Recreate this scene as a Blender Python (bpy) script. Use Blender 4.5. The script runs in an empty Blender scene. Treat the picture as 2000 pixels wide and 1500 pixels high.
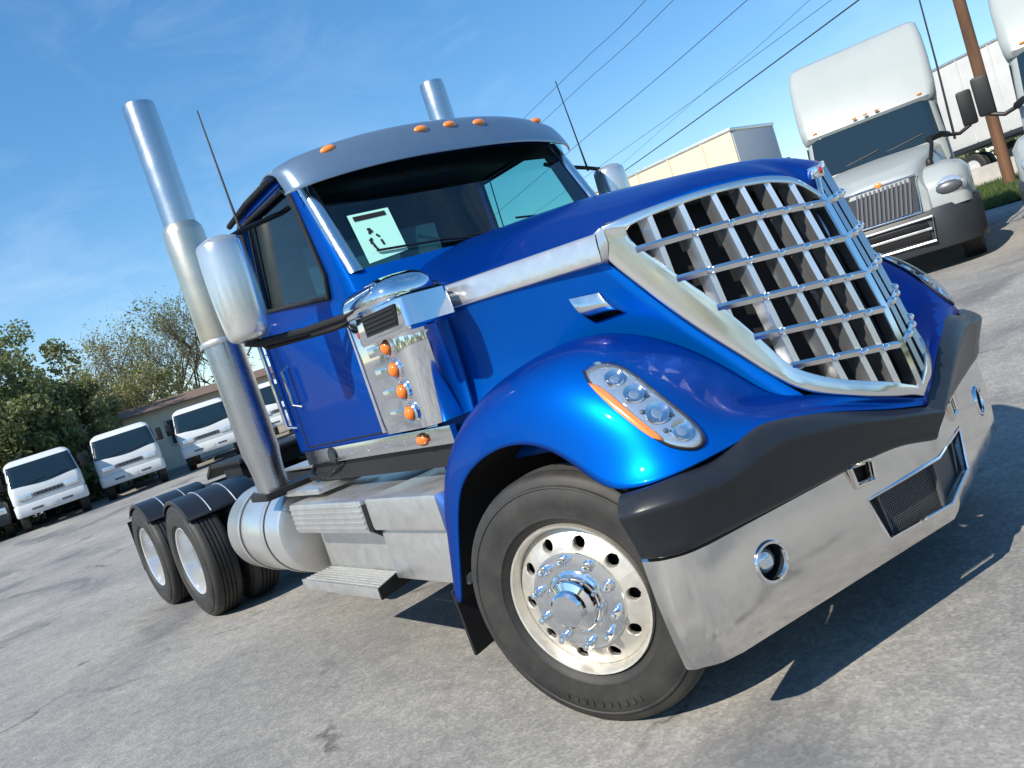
import bpy, bmesh, math, random
from mathutils import Vector, Matrix
from mathutils.bvhtree import BVHTree
R = math.radians
random.seed(7)
scene = bpy.context.scene
COL = scene.collection

# ------------------------------------------------------------------ camera
# world frame: x forward along the big truck (0 = its front axle), y to its left, z up, metres
CAMP = Vector((2.33503, -2.96450, 1.55136)); YAW, PITCH, ROLL, FPX = 2.48270, -0.06735, -0.31944, 1577.24
def cam_axes():
    cy, sy, cp, sp = math.cos(YAW), math.sin(YAW), math.cos(PITCH), math.sin(PITCH)
    f = Vector((cy*cp, sy*cp, sp)); r = Vector((sy, -cy, 0)); u = r.cross(f)
    cr, sr = math.cos(ROLL), math.sin(ROLL)
    return cr*r+sr*u, -sr*r+cr*u, f
CR, CU, CF = cam_axes()
cam = bpy.data.cameras.new('camera'); cam_o = bpy.data.objects.new('camera', cam); COL.objects.link(cam_o)
m3 = Matrix((CR, CU, -CF)).transposed()
cam_o.matrix_world = Matrix.Translation(CAMP) @ m3.to_4x4()
cam.sensor_fit = 'HORIZONTAL'; cam.sensor_width = 36.0; cam.lens = 36.0*FPX/2000.0
cam.clip_start = 0.05; cam.clip_end = 3000.0
scene.camera = cam_o

# ------------------------------------------------------------------ sun, sky, exposure
SUN_DIR = Vector((0.12, -0.99, 0.0)).normalized(); SUN_EL = R(41)
to_sun = Vector((SUN_DIR.x*math.cos(SUN_EL), SUN_DIR.y*math.cos(SUN_EL), math.sin(SUN_EL)))
sl = bpy.data.lights.new('sun', 'SUN'); sl.energy = 4.7; sl.angle = R(0.53); sl.color = (1.0, 0.93, 0.81)
so = bpy.data.objects.new('sun', sl); COL.objects.link(so)
so.rotation_euler = (-to_sun).to_track_quat('-Z', 'Y').to_euler()
world = bpy.data.worlds.new('World'); scene.world = world; world.use_nodes = True
wn, wl = world.node_tree.nodes, world.node_tree.links
wn.clear()
wo = wn.new('ShaderNodeOutputWorld'); bg = wn.new('ShaderNodeBackground'); sky = wn.new('ShaderNodeTexSky')
sky.sky_type = 'NISHITA'; sky.sun_disc = False; sky.sun_elevation = SUN_EL
sky.sun_rotation = math.atan2(to_sun.x, to_sun.y); sky.altitude = 100; sky.air_density = 1.0; sky.dust_density = 0.15; sky.ozone_density = 3.5
tc = wn.new('ShaderNodeTexCoord'); mp = wn.new('ShaderNodeMapping'); mp.inputs['Rotation'].default_value = (R(8), R(-14), R(38)); mp.inputs['Scale'].default_value = (1.0, 4.2, 9.0)
nz = wn.new('ShaderNodeTexNoise'); nz.inputs['Scale'].default_value = 1.5; nz.inputs['Detail'].default_value = 9; nz.inputs['Roughness'].default_value = 0.6; nz.inputs['Distortion'].default_value = 0.7
nz2 = wn.new('ShaderNodeTexNoise'); nz2.inputs['Scale'].default_value = 2.1; nz2.inputs['Detail'].default_value = 3
cr1 = wn.new('ShaderNodeValToRGB'); cr1.color_ramp.elements[0].position = 0.46; cr1.color_ramp.elements[1].position = 0.85
cr2 = wn.new('ShaderNodeValToRGB'); cr2.color_ramp.elements[0].position = 0.38; cr2.color_ramp.elements[1].position = 0.68
mul = wn.new('ShaderNodeMath'); mul.operation = 'MULTIPLY'; mul2 = wn.new('ShaderNodeMath'); mul2.operation = 'MULTIPLY'; mul2.inputs[1].default_value = 0.36
mixs = wn.new('ShaderNodeMixRGB'); mixs.inputs[2].default_value = (5.0, 5.8, 6.8, 1)
wl.new(tc.outputs['Generated'], mp.inputs[0]); wl.new(mp.outputs[0], nz.inputs[0]); wl.new(tc.outputs['Generated'], nz2.inputs[0])
wl.new(nz.outputs[0], cr1.inputs[0]); wl.new(nz2.outputs[0], cr2.inputs[0])
wl.new(cr1.outputs[0], mul.inputs[0]); wl.new(cr2.outputs[0], mul.inputs[1]); wl.new(mul.outputs[0], mul2.inputs[0])
hs = wn.new('ShaderNodeHueSaturation'); hs.inputs['Saturation'].default_value = 1.44; hs.inputs['Value'].default_value = 1.40; gmn = wn.new('ShaderNodeGamma'); gmn.inputs[1].default_value = 0.74
wl.new(sky.outputs[0], gmn.inputs[0]); wl.new(gmn.outputs[0], hs.inputs['Color'])
wl.new(mul2.outputs[0], mixs.inputs[0]); wl.new(hs.outputs[0], mixs.inputs[1])
wl.new(mixs.outputs[0], bg.inputs[0]); wl.new(bg.outputs[0], wo.inputs[0])
bg.inputs[1].default_value = 0.145
vs = scene.view_settings; vs.view_transform = 'Standard'; vs.look = 'None'; vs.gamma = 1.0; vs.exposure = 0.42; vs.use_curve_mapping = False
scene.render.engine = 'CYCLES'
scene.cycles.max_bounces = 8; scene.cycles.transparent_max_bounces = 24; scene.cycles.glossy_bounces = 5
scene.cycles.caustics_reflective = False; scene.cycles.caustics_refractive = False

# ------------------------------------------------------------------ helpers
def ray(u, v): return CF + CR*((u-1000)/FPX) + CU*((750-v)/FPX)
def W(u, v, x=None, y=None, z=None, d=None):
    D = ray(u, v)
    if x is not None: t = (x-CAMP.x)/D.x
    elif y is not None: t = (y-CAMP.y)/D.y
    elif z is not None: t = (z-CAMP.z)/D.z
    else: t = d/math.hypot(D.x, D.y)
    return CAMP + D*t
V = Vector
def lerp(a, b, t): return a+(b-a)*t
def sstep(a, b, x):
    t = min(1, max(0, (x-a)/(b-a))); return t*t*(3-2*t)
def interp(x, xs, ys):
    if x <= xs[0]: return ys[0]
    for i in range(len(xs)-1):
        if x <= xs[i+1]: return lerp(ys[i], ys[i+1], (x-xs[i])/(xs[i+1]-xs[i]))
    return ys[-1]
def cr_spline(P, n):
    """n samples of a centripetal-free Catmull-Rom through P"""
    P = [V(p) for p in P]; out = []; m = len(P)-1
    for i in range(n):
        t = i*m/(n-1); k = min(int(t), m-1); f = t-k
        p1, p2 = P[k], P[k+1]; p0 = P[k-1] if k > 0 else p1*2-p2; p3 = P[k+2] if k+2 <= m else p2*2-p1
        out.append(0.5*((2*p1)+(p2-p0)*f+(2*p0-5*p1+4*p2-p3)*f*f+(3*p1-p0-3*p2+p3)*f**3))
    return out

class MB:
    def __init__(s): s.v = []; s.f = []
    def add(s, vs, fs):
        o = len(s.v); s.v += [tuple(q) for q in vs]; s.f += [tuple(i+o for i in f) for f in fs]; return s
    def box(s, a, b, bev=0.0, seg=2, M=None):
        bm = bmesh.new(); bmesh.ops.create_cube(bm, size=1)
        c = (V(a)+V(b))/2; d = V(b)-V(a)
        for w in bm.verts: w.co = V((w.co.x*d.x, w.co.y*d.y, w.co.z*d.z))
        if bev > 0: bmesh.ops.bevel(bm, geom=bm.edges[:], offset=bev, segments=seg, affect='EDGES', profile=0.6)
        for w in bm.verts: w.co = w.co+c
        return s._bm(bm, M)
    def _bm(s, bm, M=None):
        if M is not None: bmesh.ops.transform(bm, matrix=M, verts=bm.verts)
        bm.verts.index_update()
        s.add([w.co for w in bm.verts], [[w.index for w in f.verts] for f in bm.faces]); bm.free(); return s
    def prism(s, poly, d, bev=0.0):
        """poly: list of 3D points (planar), extruded by vector d"""
        bm = bmesh.new(); d = V(d)
        a = [bm.verts.new(V(q)) for q in poly]; b = [bm.verts.new(V(q)+d) for q in poly]; n = len(poly)
        bm.faces.new(a); bm.faces.new(b[::-1])
        for i in range(n): bm.faces.new((a[i], b[i], b[(i+1) % n], a[(i+1) % n]))
        bmesh.ops.recalc_face_normals(bm, faces=bm.faces)
        if bev > 0: bmesh.ops.bevel(bm, geom=bm.edges[:], offset=bev, segments=2, affect='EDGES', profile=0.6)
        return s._bm(bm)
    def cyl(s, p0, p1, r0, r1=None, n=20, cap=True):
        r1 = r0 if r1 is None else r1; p0, p1 = V(p0), V(p1)
        q = (p1-p0).to_track_quat('Z', 'Y'); vs = []
        for p, r in ((p0, r0), (p1, r1)):
            for i in range(n): a = 2*math.pi*i/n; vs.append(p+q @ V((r*math.cos(a), r*math.sin(a), 0)))
        fs = [(i, (i+1) % n, n+(i+1) % n, n+i) for i in range(n)]
        if cap: fs += [tuple(range(n))[::-1], tuple(range(n, 2*n))]
        return s.add(vs, fs)
    def tube(s, pts, r, n=8, closed=False, cap=True):
        P = [V(p) for p in pts]; m = len(P); rr = r if isinstance(r, (list, tuple)) else [r]*m
        vs = []; up = None
        for i in range(m):
            if closed: t = P[(i+1) % m]-P[i-1]
            else: t = P[min(i+1, m-1)]-P[max(i-1, 0)]
            t.normalize()
            if up is None: up = t.orthogonal().normalized()
            up = (up-t*up.dot(t)).normalized(); w = t.cross(up)
            for k in range(n):
                a = 2*math.pi*k/n; vs.append(P[i]+(up*math.cos(a)+w*math.sin(a))*rr[i])
        fs = []
        for i in range(m if closed else m-1):
            j = (i+1) % m
            for k in range(n): fs.append((i*n+k, i*n+(k+1) % n, j*n+(k+1) % n, j*n+k))
        if cap and not closed: fs += [tuple(range(n))[::-1], tuple(range((m-1)*n, m*n))]
        return s.add(vs, fs)
    def lathe(s, prof, n=48, c=(0, 0, 0), axis='y', closed=False):
        """prof: (radius, offset along axis)"""
        vs = []; c = V(c); m = len(prof)
        for i in range(n):
            a = 2*math.pi*i/n; ca, sa = math.cos(a), math.sin(a)
            for r, h in prof:
                q = {'y': V((r*ca, h, r*sa)), 'x': V((h, r*ca, r*sa)), 'z': V((r*ca, r*sa, h))}[axis]; vs.append(c+q)
        fs = []
        for i in range(n):
            j = (i+1) % n
            for k in range(m if closed else m-1):
                l = (k+1) % m; fs.append((i*m+k, i*m+l, j*m+l, j*m+k))
        return s.add(vs, fs)
    def sphere(s, c, r, sx=1, sy=1, sz=1, n=16):
        bm = bmesh.new(); bmesh.ops.create_uvsphere(bm, u_segments=n, v_segments=max(6, n//2), radius=r)
        return s._bm(bm, Matrix.Translation(V(c)) @ Matrix.Diagonal((sx, sy, sz, 1)))
    def grid(s, rows, nu=None, nv=None):
        rows = [[V(p) for p in r] for r in rows]
        if nv: rows = [cr_spline(r, nv) for r in rows]
        if nu:
            cols = [cr_spline([r[j] for r in rows], nu) for j in range(len(rows[0]))]
            rows = [[c[i] for c in cols] for i in range(nu)]
        n = len(rows[0]); vs = [p for r in rows for p in r]
        return s.add(vs, [(i*n+j, i*n+j+1, (i+1)*n+j+1, (i+1)*n+j) for i in range(len(rows)-1) for j in range(n-1)])
    def loft(s, secs, cap=True, nu=None, closed=True):
        secs = [[V(p) for p in r] for r in secs]
        if nu:
            cols = [cr_spline([r[j] for r in secs], nu) for j in range(len(secs[0]))]
            secs = [[c[i] for c in cols] for i in range(nu)]
        n = len(secs[0]); vs = [p for r in secs for p in r]; m = len(secs)
        fs = [(i*n+j, i*n+(j+1) % n, (i+1)*n+(j+1) % n, (i+1)*n+j) for i in range(m-1) for j in range(n if closed else n-1)]
        if cap: fs += [tuple(range(n))[::-1], tuple(range((m-1)*n, m*n))]
        return s.add(vs, fs)
    def mirrored(s):
        o = MB(); o.v = [(x, -y, z) for x, y, z in s.v]; o.f = [f[::-1] for f in s.f]; return o
    def build(s, name, mat, parent=None, smooth=35, solid=0, fix=True, loc=None):
        me = bpy.data.meshes.new(name); me.from_pydata(s.v, [], s.f); me.validate()
        if fix:
            bm = bmesh.new(); bm.from_mesh(me); bmesh.ops.recalc_face_normals(bm, faces=bm.faces); bm.to_mesh(me); bm.free()
        if smooth:
            me.shade_smooth()
            if smooth < 180: me.set_sharp_from_angle(angle=R(smooth))
        o = bpy.data.objects.new(name, me); COL.objects.link(o)
        me.materials.append(mat)
        if parent is not None: o.parent = parent
        if loc is not None: o.location = loc
        if solid:
            md = o.modifiers.new('solid', 'SOLIDIFY'); md.thickness = abs(solid); md.offset = -1 if solid > 0 else 1; md.use_even_offset = True
        return o
def apply_mods(o):
    dg = bpy.context.evaluated_depsgraph_get(); me = bpy.data.meshes.new_from_object(o.evaluated_get(dg))
    old = o.data; o.modifiers.clear(); o.data = me; bpy.data.meshes.remove(old)
def cut(o, cutters):
    """boolean-subtract temporary cutters"""
    tmp = []
    for c in cutters:
        t = c.build('cutter', o.data.materials[0], smooth=0); tmp.append(t)
        md = o.modifiers.new('cut', 'BOOLEAN'); md.object = t; md.operation = 'DIFFERENCE'; md.solver = 'EXACT'
    bpy.context.view_layer.update(); apply_mods(o)
    for t in tmp: me = t.data; bpy.data.objects.remove(t); bpy.data.meshes.remove(me)
    o.data.set_sharp_from_angle(angle=R(35))
def empty(name, loc=(0, 0, 0), rz=0, label=None, cat=None, group=None):
    o = bpy.data.objects.new(name, None); COL.objects.link(o); o.location = loc; o.rotation_euler = (0, 0, rz); o.empty_display_size = 0.2
    tag(o, label, cat, group); return o
def tag(o, label=None, cat=None, group=None, kind=None):
    if label: o['label'] = label
    if cat: o['category'] = cat
    if group: o['group'] = group
    if kind: o['kind'] = kind
    return o
def copy_tree(o, parent=None):
    c = o.copy(); COL.objects.link(c); c.parent = parent
    for ch in list(o.children): copy_tree(ch, c)
    return c

# ------------------------------------------------------------------ materials
MATS = {}
def nodes(name):
    m = bpy.data.materials.new(name); m.use_nodes = True; nt = m.node_tree; MATS[name] = m
    return m, nt.nodes, nt.links, nt.nodes['Principled BSDF']
def mat(name, col, rough=0.5, metal=0.0, coat=0.0, vary=0.0, vscale=6.0, bump=0.0, bscale=60.0, spec=0.5, rvary=0.0, alpha=1.0, emis=None, trans=0.0, ior=1.45, coatrough=0.03, stretch=(1, 1, 1)):
    m, n, l, b = nodes(name)
    b.inputs['Base Color'].default_value = (*col, 1); b.inputs['Roughness'].default_value = rough; b.inputs['Metallic'].default_value = metal
    b.inputs['Coat Weight'].default_value = coat; b.inputs['Coat Roughness'].default_value = coatrough; b.inputs['Specular IOR Level'].default_value = spec
    b.inputs['Transmission Weight'].default_value = trans; b.inputs['IOR'].default_value = ior
    if vary or rvary or bump:
        t = n.new('ShaderNodeTexCoord'); mp = n.new('ShaderNodeMapping'); mp.inputs['Scale'].default_value = stretch; l.new(t.outputs['Object'], mp.inputs[0])
    if vary or rvary:
        a = n.new('ShaderNodeTexNoise'); a.inputs['Scale'].default_value = vscale; a.inputs['Detail'].default_value = 6; a.inputs['Roughness'].default_value = 0.65
        l.new(mp.outputs[0], a.inputs[0])
    if vary:
        r = n.new('ShaderNodeMapRange'); r.inputs[1].default_value = 0.3; r.inputs[2].default_value = 0.7; r.inputs[3].default_value = 1-vary; r.inputs[4].default_value = 1+vary*0.6
        h = n.new('ShaderNodeVectorMath'); h.operation = 'SCALE'; h.inputs[0].default_value = col
        l.new(a.outputs[0], r.inputs[0]); l.new(r.outputs[0], h.inputs['Scale']); l.new(h.outputs[0], b.inputs['Base Color'])
    if rvary:
        r2 = n.new('ShaderNodeMapRange'); r2.inputs[1].default_value = 0.3; r2.inputs[2].default_value = 0.7; r2.inputs[3].default_value = max(0.02, rough-rvary); r2.inputs[4].default_value = rough+rvary
        l.new(a.outputs[0], r2.inputs[0]); l.new(r2.outputs[0], b.inputs['Roughness'])
    if bump:
        a2 = n.new('ShaderNodeTexNoise'); a2.inputs['Scale'].default_value = bscale; a2.inputs['Detail'].default_value = 4; l.new(mp.outputs[0], a2.inputs[0])
        bp = n.new('ShaderNodeBump'); bp.inputs['Strength'].default_value = bump; bp.inputs['Distance'].default_value = 0.01; l.new(a2.outputs[0], bp.inputs['Height']); l.new(bp.outputs[0], b.inputs['Normal'])
    if emis: b.inputs['Emission Color'].default_value = (*emis[0], 1); b.inputs['Emission Strength'].default_value = emis[1]
    return m
def glass(name, tint, refl=0.10, rough=0.02):
    """thin automotive glass: tinted see-through plus a Fresnel reflection"""
    m, n, l, b = nodes(name); n.remove(b); out = n['Material Output']
    tr = n.new('ShaderNodeBsdfTransparent'); tr.inputs[0].default_value = (*tint, 1)
    gl = n.new('ShaderNodeBsdfGlossy'); gl.inputs['Roughness'].default_value = rough; gl.inputs[0].default_value = (0.95, 1, 1, 1)
    fr = n.new('ShaderNodeLayerWeight'); fr.inputs[0].default_value = 0.5; mx = n.new('ShaderNodeMixShader')
    pw = n.new('ShaderNodeMath'); pw.operation = 'POWER'; pw.inputs[1].default_value = 5.0; ma = n.new('ShaderNodeMath'); ma.operation = 'MULTIPLY_ADD'; ma.inputs[1].default_value = 0.9; ma.inputs[2].default_value = 0.08
    l.new(fr.outputs['Facing'], pw.inputs[0]); l.new(pw.outputs[0], ma.inputs[0]); l.new(ma.outputs[0], mx.inputs[0]); l.new(tr.outputs[0], mx.inputs[1]); l.new(gl.outputs[0], mx.inputs[2]); l.new(mx.outputs[0], out.inputs[0])
    return m
def paint_mat():
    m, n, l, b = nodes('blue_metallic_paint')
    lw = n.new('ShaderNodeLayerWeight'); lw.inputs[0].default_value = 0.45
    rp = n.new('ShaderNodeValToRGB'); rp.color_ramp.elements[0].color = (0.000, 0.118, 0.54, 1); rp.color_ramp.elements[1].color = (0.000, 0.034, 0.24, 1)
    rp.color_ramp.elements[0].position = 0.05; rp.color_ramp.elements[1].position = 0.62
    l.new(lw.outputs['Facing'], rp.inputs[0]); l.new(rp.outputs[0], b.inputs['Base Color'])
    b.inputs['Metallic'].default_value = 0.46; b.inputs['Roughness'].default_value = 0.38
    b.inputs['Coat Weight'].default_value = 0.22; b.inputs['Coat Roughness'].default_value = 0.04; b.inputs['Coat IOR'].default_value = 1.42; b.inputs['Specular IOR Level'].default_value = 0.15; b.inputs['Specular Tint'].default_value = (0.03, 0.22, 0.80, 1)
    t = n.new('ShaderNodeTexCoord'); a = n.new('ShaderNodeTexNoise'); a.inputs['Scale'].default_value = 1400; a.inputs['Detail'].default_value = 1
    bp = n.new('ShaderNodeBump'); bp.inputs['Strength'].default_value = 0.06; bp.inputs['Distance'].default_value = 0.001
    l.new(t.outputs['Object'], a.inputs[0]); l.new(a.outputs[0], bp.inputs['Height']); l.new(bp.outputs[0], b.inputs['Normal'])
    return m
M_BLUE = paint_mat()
M_CHROME = mat('chrome', (0.86, 0.87, 0.88), 0.07, 1.0, rvary=0.03, vscale=9)
M_CHROME2 = mat('satin_chrome', (0.80, 0.80, 0.79), 0.17, 1.0, rvary=0.05, vscale=14, vary=0.06)
M_BUMPER = mat('bumper_chrome', (0.84, 0.81, 0.76), 0.12, 1.0, rvary=0.05, vscale=7, vary=0.08, bump=0.03, bscale=9)
M_BRIGHT = mat('bright_trim', (0.74, 0.735, 0.71), 0.22, 0.75, rvary=0.05, vscale=9, vary=0.05)
M_SURR = mat('surround_chrome', (0.80, 0.80, 0.78), 0.15, 0.95, rvary=0.05, vscale=8)
M_FIN = mat('fin_aluminium', (0.60, 0.61, 0.62), 0.24, 0.90, vary=0.06, vscale=12)
M_STACK = mat('stack_steel', (0.56, 0.57, 0.58), 0.27, 1.0, rvary=0.05, vscale=8)
M_ALU = mat('aluminium', (0.72, 0.71, 0.68), 0.36, 0.85, vary=0.10, vscale=12, rvary=0.07)
M_ALUB = mat('brushed_aluminium', (0.78, 0.74, 0.66), 0.42, 0.75, vary=0.10, vscale=18, rvary=0.06)
M_TANK = mat('polished_tank', (0.80, 0.79, 0.76), 0.30, 0.85, vary=0.06, vscale=10)
M_SHIELD = mat('heat_shield', (0.66, 0.60, 0.49), 0.33, 0.9, vary=0.12, vscale=8)
M_PLASTIC = mat('dark_plastic', (0.017, 0.020, 0.025), 0.34, 0, vary=0.12, vscale=10, bump=0.08, bscale=300, spec=0.5)
M_BLACK = mat('black_trim', (0.008, 0.008, 0.009), 0.5, vary=0.2)
M_VOID = mat('dark_recess', (0.004, 0.004, 0.005), 0.8)
M_FRAME = mat('chassis_black', (0.014, 0.014, 0.015), 0.55, vary=0.35, vscale=8)
def tyre_mat():
    m, n, l, b = nodes('tyre_rubber')
    t = n.new('ShaderNodeTexCoord'); a = n.new('ShaderNodeTexNoise'); a.inputs['Scale'].default_value = 5; a.inputs['Detail'].default_value = 8; a.inputs['Roughness'].default_value = 0.7
    rp = n.new('ShaderNodeValToRGB'); rp.color_ramp.elements[0].color = (0.016, 0.016, 0.016, 1); rp.color_ramp.elements[1].color = (0.046, 0.043, 0.038, 1)
    rp.color_ramp.elements[0].position = 0.35; rp.color_ramp.elements[1].position = 0.72
    l.new(t.outputs['Object'], a.inputs[0]); l.new(a.outputs[0], rp.inputs[0]); l.new(rp.outputs[0], b.inputs['Base Color'])
    b.inputs['Roughness'].default_value = 0.62
    return m
M_TYRE = tyre_mat()
M_AMBER = mat('amber_lens', (0.85, 0.20, 0.02), 0.15, 0, coat=0.6, trans=0.0)
M_ORANGE = mat('orange_reflector', (0.95, 0.28, 0.05), 0.22, 0, coat=0.6)
M_RED = mat('red_enamel', (0.55, 0.03, 0.03), 0.25, coat=0.5)
M_GLASS = glass('windshield_glass', (0.60, 0.93, 0.84))
M_GLASS2 = glass('side_glass', (0.38, 0.66, 0.64))
M_TINT = glass('privacy_glass', (0.02, 0.03, 0.04))
M_CLEAR = glass('clear_lens', (0.86, 0.90, 0.93), rough=0.03)
M_BULB = mat('white_reflector', (0.90, 0.92, 0.93), 0.12, 0.75, vary=0.10, vscale=40)
M_VISOR = mat('visor_steel', (0.20, 0.285, 0.38), 0.30, 0.6, coat=0.4, vary=0.05)
M_INT = mat('cab_interior', (0.012, 0.013, 0.016), 0.75, vary=0.2)
M_PAPER = mat('glass_tinted_paper', (0.40, 0.78, 0.66), 0.8)  # mint cast of light through tinted glass, put into the paper's colour
M_INK = mat('black_ink', (0.01, 0.01, 0.012), 0.7)
M_MESH = mat('grille_mesh', (0.16, 0.165, 0.16), 0.5, 0.3, vary=0.3, vscale=60)
M_WHITE = mat('white_paint', (0.36, 0.39, 0.38), 0.32, coat=0.4, vary=0.05, vscale=1.5)
M_WHITEC = mat('cabover_white', (0.62, 0.65, 0.66), 0.35, coat=0.3, vary=0.06, vscale=1.5)
M_WHITE2 = mat('weathered_white', (0.56, 0.56, 0.54), 0.45, vary=0.12, vscale=1.2)
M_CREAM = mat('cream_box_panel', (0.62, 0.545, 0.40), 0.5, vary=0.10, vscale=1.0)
M_BOXSHADE = mat('box_end_shade', (0.42, 0.45, 0.48), 0.5, vary=0.06)  # bluish shade on the cream trailer's end, put into the panel colour
M_DARKGLASS = mat('dark_glass', (0.012, 0.025, 0.035), 0.05, 0, spec=0.8)
M_GREYGRILLE = mat('grey_grille', (0.13, 0.13, 0.14), 0.4, 0.5)
M_DGREY = mat('dark_grey_bumper', (0.028, 0.033, 0.038), 0.45, vary=0.1)
M_WOOD = mat('pole_wood', (0.15, 0.075, 0.040), 0.85, vary=0.55, vscale=4, bump=0.4, bscale=20, stretch=(1, 1, 0.08))
M_WIRE = mat('wire', (0.02, 0.02, 0.022), 0.6)

# ------------------------------------------------------------------ ground
def soft(x, w=1.5):
    return x if x > 8*w else w*math.log1p(math.exp(x/w))
def gh(x, y):
    f = 0.15+0.85*sstep(-26, -9, x)
    return 0.05*(soft(min(y, 60)-3.2)-soft(-3.2))*f*sstep(-2, 3, y) + 0.011*(soft(-(max(x, -60)+9)))
def asphalt_mat():
    m, n, l, b = nodes('asphalt')
    t = n.new('ShaderNodeTexCoord')
    def noise(sc, det=6, rough=0.6, dist=0):
        a = n.new('ShaderNodeTexNoise'); a.inputs['Scale'].default_value = sc; a.inputs['Detail'].default_value = det; a.inputs['Roughness'].default_value = rough; a.inputs['Distortion'].default_value = dist
        l.new(t.outputs['Object'], a.inputs[0]); return a
    def ramp(src, p0, c0, p1, c1):
        r = n.new('ShaderNodeValToRGB'); e = r.color_ramp.elements; e[0].position = p0; e[0].color = (*c0, 1); e[1].position = p1; e[1].color = (*c1, 1); l.new(src, r.inputs[0]); return r
    def mix(kind, fac, a, c):
        x = n.new('ShaderNodeMixRGB'); x.blend_type = kind
        if isinstance(fac, float): x.inputs[0].default_value = fac
        else: l.new(fac, x.inputs[0])
        l.new(a, x.inputs[1])
        if isinstance(c, tuple): x.inputs[2].default_value = (*c, 1)
        else: l.new(c, x.inputs[2])
        return x.outputs[0]
    fine = ramp(noise(75, 3, 0.7).outputs[0], 0.30, (0.248, 0.242, 0.231), 0.70, (0.376, 0.366, 0.346))
    mid = ramp(noise(9, 5, 0.65).outputs[0], 0.30, (0.82, 0.82, 0.82), 0.72, (1.13, 1.12, 1.10))
    big = ramp(noise(0.55, 6, 0.6, 0.4).outputs[0], 0.32, (0.74, 0.75, 0.77), 0.66, (1.15, 1.13, 1.09))
    col = mix('MULTIPLY', 1.0, fine.outputs[0], mid.outputs[0]); col = mix('MULTIPLY', 1.0, col, big.outputs[0])
    # darker worn tar patches
    pt = ramp(noise(0.42, 6, 0.6, 0.8).outputs[0], 0.535, (0, 0, 0), 0.63, (0.8, 0.8, 0.8)); col = mix('MIX', pt.outputs[0], col, (0.15, 0.15, 0.152))
    st = ramp(noise(1.9, 7, 0.7, 0.8).outputs[0], 0.66, (0, 0, 0), 0.74, (0.55, 0.55, 0.55)); col = mix('MIX', st.outputs[0], col, (0.42, 0.385, 0.34))
    ol = ramp(noise(2.6, 4, 0.5, 0.3).outputs[0], 0.70, (0, 0, 0), 0.76, (0.6, 0.6, 0.6)); col = mix('MIX', ol.outputs[0], col, (0.09, 0.088, 0.085))
    # stones
    vo = n.new('ShaderNodeTexVoronoi'); vo.inputs['Scale'].default_value = 55; l.new(t.outputs['Object'], vo.inputs[0])
    rv = ramp(vo.outputs['Color'], 0.45, (0.80, 0.80, 0.80), 0.75, (1.18, 1.17, 1.15)); col = mix('MULTIPLY', 0.6, col, rv.outputs[0])
    # cracks: warped voronoi cell borders, broken up
    wv = noise(1.3, 5, 0.6); mw = n.new('ShaderNodeVectorMath'); mw.operation = 'MULTIPLY_ADD'; mw.inputs[1].default_value = (0.9, 0.9, 0)
    l.new(wv.outputs['Color'], mw.inputs[0]); l.new(t.outputs['Object'], mw.inputs[2])
    vc = n.new('ShaderNodeTexVoronoi'); vc.feature = 'DISTANCE_TO_EDGE'; vc.inputs['Scale'].default_value = 0.36; l.new(mw.outputs[0], vc.inputs[0])
    ck = ramp(vc.outputs['Distance'], 0.000, (1, 1, 1), 0.010, (0, 0, 0)); cm = ramp(noise(0.9, 3).outputs[0], 0.50, (0, 0, 0), 0.60, (0.75, 0.75, 0.75))
    cf = n.new('ShaderNodeMath'); cf.operation = 'MULTIPLY'; l.new(ck.outputs[0], cf.inputs[0]); l.new(cm.outputs[0], cf.inputs[1])
    col = mix('MIX', cf.outputs[0], col, (0.05, 0.05, 0.05))
    l.new(col, b.inputs['Base Color']); b.inputs['Roughness'].default_value = 0.82; b.inputs['Specular IOR Level'].default_value = 0.35
    bp = n.new('ShaderNodeBump'); bp.inputs['Strength'].default_value = 0.25; bp.inputs['Distance'].default_value = 0.005; l.new(vo.outputs['Distance'], bp.inputs['Height']); l.new(bp.outputs[0], b.inputs['Normal'])
    return m
M_ASPH = asphalt_mat()
def span(a, b, n): return [lerp(a, b, i/n) for i in range(n+1)]
gx = span(-900, -120, 6)+span(-110, -32, 13)+span(-31, 10, 41)+span(15, 120, 8)+[300, 900]
gy = span(-900, -60, 6)+span(-50, -4, 12)+span(-3, 46, 49)+span(50, 120, 8)+[300, 900]
g = MB(); g.grid([[(x, y, gh(x, y)) for y in gy] for x in gx])
tag(g.build('asphalt_lot', M_ASPH, smooth=180), kind='structure')

# ================================================================== THE BLUE TRUCK
T = empty('semi_truck', (0, 0, 0), 0, 'metallic blue day cab semi truck with huge chrome grille and front wheels steered', 'truck')
def both(mb, name, mt, parent=T, **k):
    a = mb.build(name, mt, parent, **k); b = mb.mirrored().build(name, mt, parent, **k); return a, b

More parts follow.
